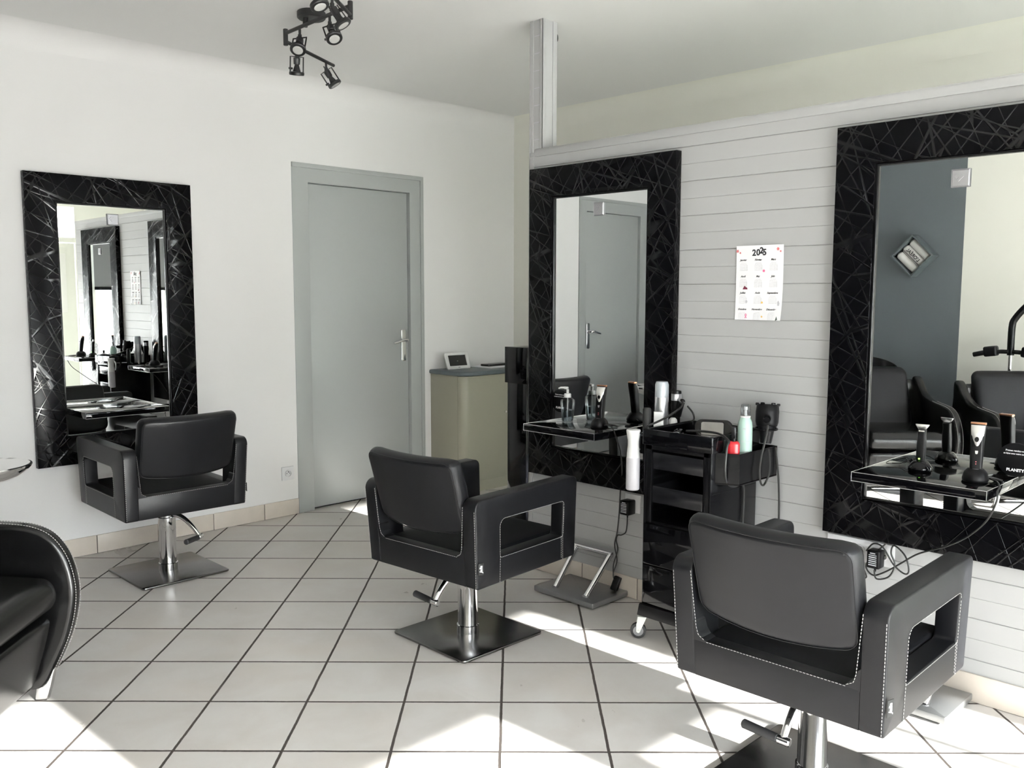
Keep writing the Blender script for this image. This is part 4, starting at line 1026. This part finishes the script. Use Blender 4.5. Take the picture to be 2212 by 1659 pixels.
# ------------------------------------------------------------------ seen in the mirrors: towel cube, towels, hair processor on a stand
cz, cy = 1.701, 2.780
t = thing('wall_cube', 'grey diamond shaped cube shelf on the dark wall, seen in the mirror', 'shelf', (XA, cy, cz)); t.rotation_euler = (D2R(45), 0, 0)
q = B(); h = .117; q.ring([(-h, -h), (h, -h), (h, h), (-h, h)], [(-h+.012, -h+.012), (h-.012, -h+.012), (h-.012, h-.012), (-h+.012, h-.012)], .001, .13, 'yzx', .001); q.box2((.001, -h, -h), (.006, h, h)); q.out('box', 'shelf_grey', t)
rx = Euler((D2R(45), 0, 0)).to_matrix()
for k, (o, z) in enumerate(((-.068, .0), (0, .012), (.068, .004))):
    p = Vector((XA+.068, cy, cz)) + rx @ Vector((0, z*.3, o))
    t = thing('rolled_towel', ('white rolled towel at the lower side of the diamond cube shelf', 'white rolled towel with printed lettering in the middle of the diamond cube shelf', 'white rolled towel at the upper side of the diamond cube shelf')[k], 'towel', p, 0, 'rolled towels in the cube'); t.rotation_euler = (D2R(-45), 0, 0)
    t.rotation_euler = (D2R(45), 0, 0)
    q = B(); q.cyl((0, -.098, 0), (0, .098, 0), .0335, n=28, bev=.014); q.out('roll', 'towel', t)
    if k == 1:
        q = B(); q.text("L'ORÉAL", .040, Matrix.Translation((.0345, 0, .004)) @ Euler((PI/2, 0, PI/2)).to_matrix().to_4x4(), bold=.0008, sx=.9); q.box((.0335, 0, -.018), (.002, .18, .004)); q.out('lettering', 'ink_black', t)
t = thing('hair_processor', 'black hair processor with paddle arms on a floor stand, seen in the mirror', 'hair dryer', (-.74, 2.01, 0))
q = B(); q.cyl((0, 0, .03), (0, 0, .62), .018, n=20); q.cyl((0, 0, .60), (0, 0, .76), .026, n=20, bev=.003); q.out('stand_tube', 'black_satin', t)
q = B(); q.cyl((0, 0, .75), (0, 0, 1.0), .013, n=18); q.out('slide_rod', 'chrome', t)
q = B(); q.tube([(0, 0, .96), (0, 0, 1.16), (0, -.02, 1.23), (0, -.10, 1.33), (0, -.20, 1.40)], .024, 14, smooth=5); q.out('arm', 'black_satin', t)
for s in (1, -1):
    q = B(); q.tube([(0, 0, .985), (.02, s*.06, .985), (.02, s*.10, .98)], .016, 10); q.box((.02, s*.125, .985), (.08, .09, .075), .014, 3, rot=(D2R(8)*-s, 0, 0)); q.box((.02, s*.20, .965), (.06, .09, .036), .010, 2, rot=(D2R(-14)*s, 0, 0)); q.out('paddle', 'black_plastic', t)
q = B()
for k in range(5):
    a = 2*PI*k/5; q.tube([(0, 0, .06), ((.18)*math.cos(a), .18*math.sin(a), .03)], [.02, .013], 10); q.cyl((.175*math.cos(a), .175*math.sin(a), 0), (.175*math.cos(a), .175*math.sin(a), .03), .022, n=16)
q.out('star_base', 'black_satin', t)

# ------------------------------------------------------------------ light, sky, camera
EL, AZ = D2R(19.65), .045
sd = Vector((-AZ*math.cos(EL), math.cos(EL), -math.sin(EL))).normalized()
sl = bpy.data.lights.new('sun', 'SUN'); sl.energy = SUN = 26.0; sl.angle = D2R(.6); sl.color = (1., .98, .95)
so = bpy.data.objects.new('sun', sl); C.objects.link(so); so.rotation_euler = sd.to_track_quat('-Z', 'Y').to_euler()
wd = bpy.data.worlds.new('sky'); bpy.context.scene.world = wd; wd.use_nodes = True
nt = wd.node_tree; bg = nt.nodes['Background']
tc = nt.nodes.new('ShaderNodeTexCoord'); sp = nt.nodes.new('ShaderNodeSeparateXYZ'); nt.links.new(tc.outputs['Generated'], sp.inputs[0])
nt.links.new(mixc(nt, ramp(nt, sp.outputs[2], 0.0, .55), (.985, .985, .99), (.87, .925, 1.0)), bg.inputs[0]); bg.inputs[1].default_value = 22.0
def portal(name, loc, rot, sx, sy):
    l = bpy.data.lights.new(name, 'AREA'); l.shape = 'RECTANGLE'; l.size = sx; l.size_y = sy; l.cycles.is_portal = True
    o = bpy.data.objects.new(name, l); C.objects.link(o); o.location = loc; o.rotation_euler = rot
portal('window_light', (2.15, YF-.13, 1.28), (D2R(-90), 0, 0), 5.35, 2.4)

cd = bpy.data.cameras.new('camera'); co = bpy.data.objects.new('camera', cd); C.objects.link(co); bpy.context.scene.camera = co
cd.sensor_width = 36; cd.lens = 1917./2212*36; cd.clip_start = .05
yaw, pit, rol = .788103, .1016484, -.0018459
f = Vector((math.cos(pit)*math.cos(yaw), math.cos(pit)*math.sin(yaw), -math.sin(pit))); r = Vector((math.sin(yaw), -math.cos(yaw), 0)); d = f.cross(r)
r2 = r*math.cos(rol)+d*math.sin(rol); d2 = d*math.cos(rol)-r*math.sin(rol)
co.matrix_world = Matrix(((r2.x, -d2.x, -f.x, 0), (r2.y, -d2.y, -f.y, 0), (r2.z, -d2.z, -f.z, 1.40), (0, 0, 0, 1)))
sc = bpy.context.scene
vs = sc.view_settings; vs.view_transform = 'Standard'; vs.look = 'None'; vs.gamma = 1; vs.use_curve_mapping = False; vs.exposure = EXPO = 0.76
cy = sc.cycles; cy.use_denoising = True; cy.use_adaptive_sampling = True; cy.adaptive_threshold = .04; cy.max_bounces = 9; cy.diffuse_bounces = 5; cy.glossy_bounces = 6; cy.transparent_max_bounces = 12; cy.sample_clamp_indirect = 6; cy.caustics_reflective = False; cy.caustics_refractive = False
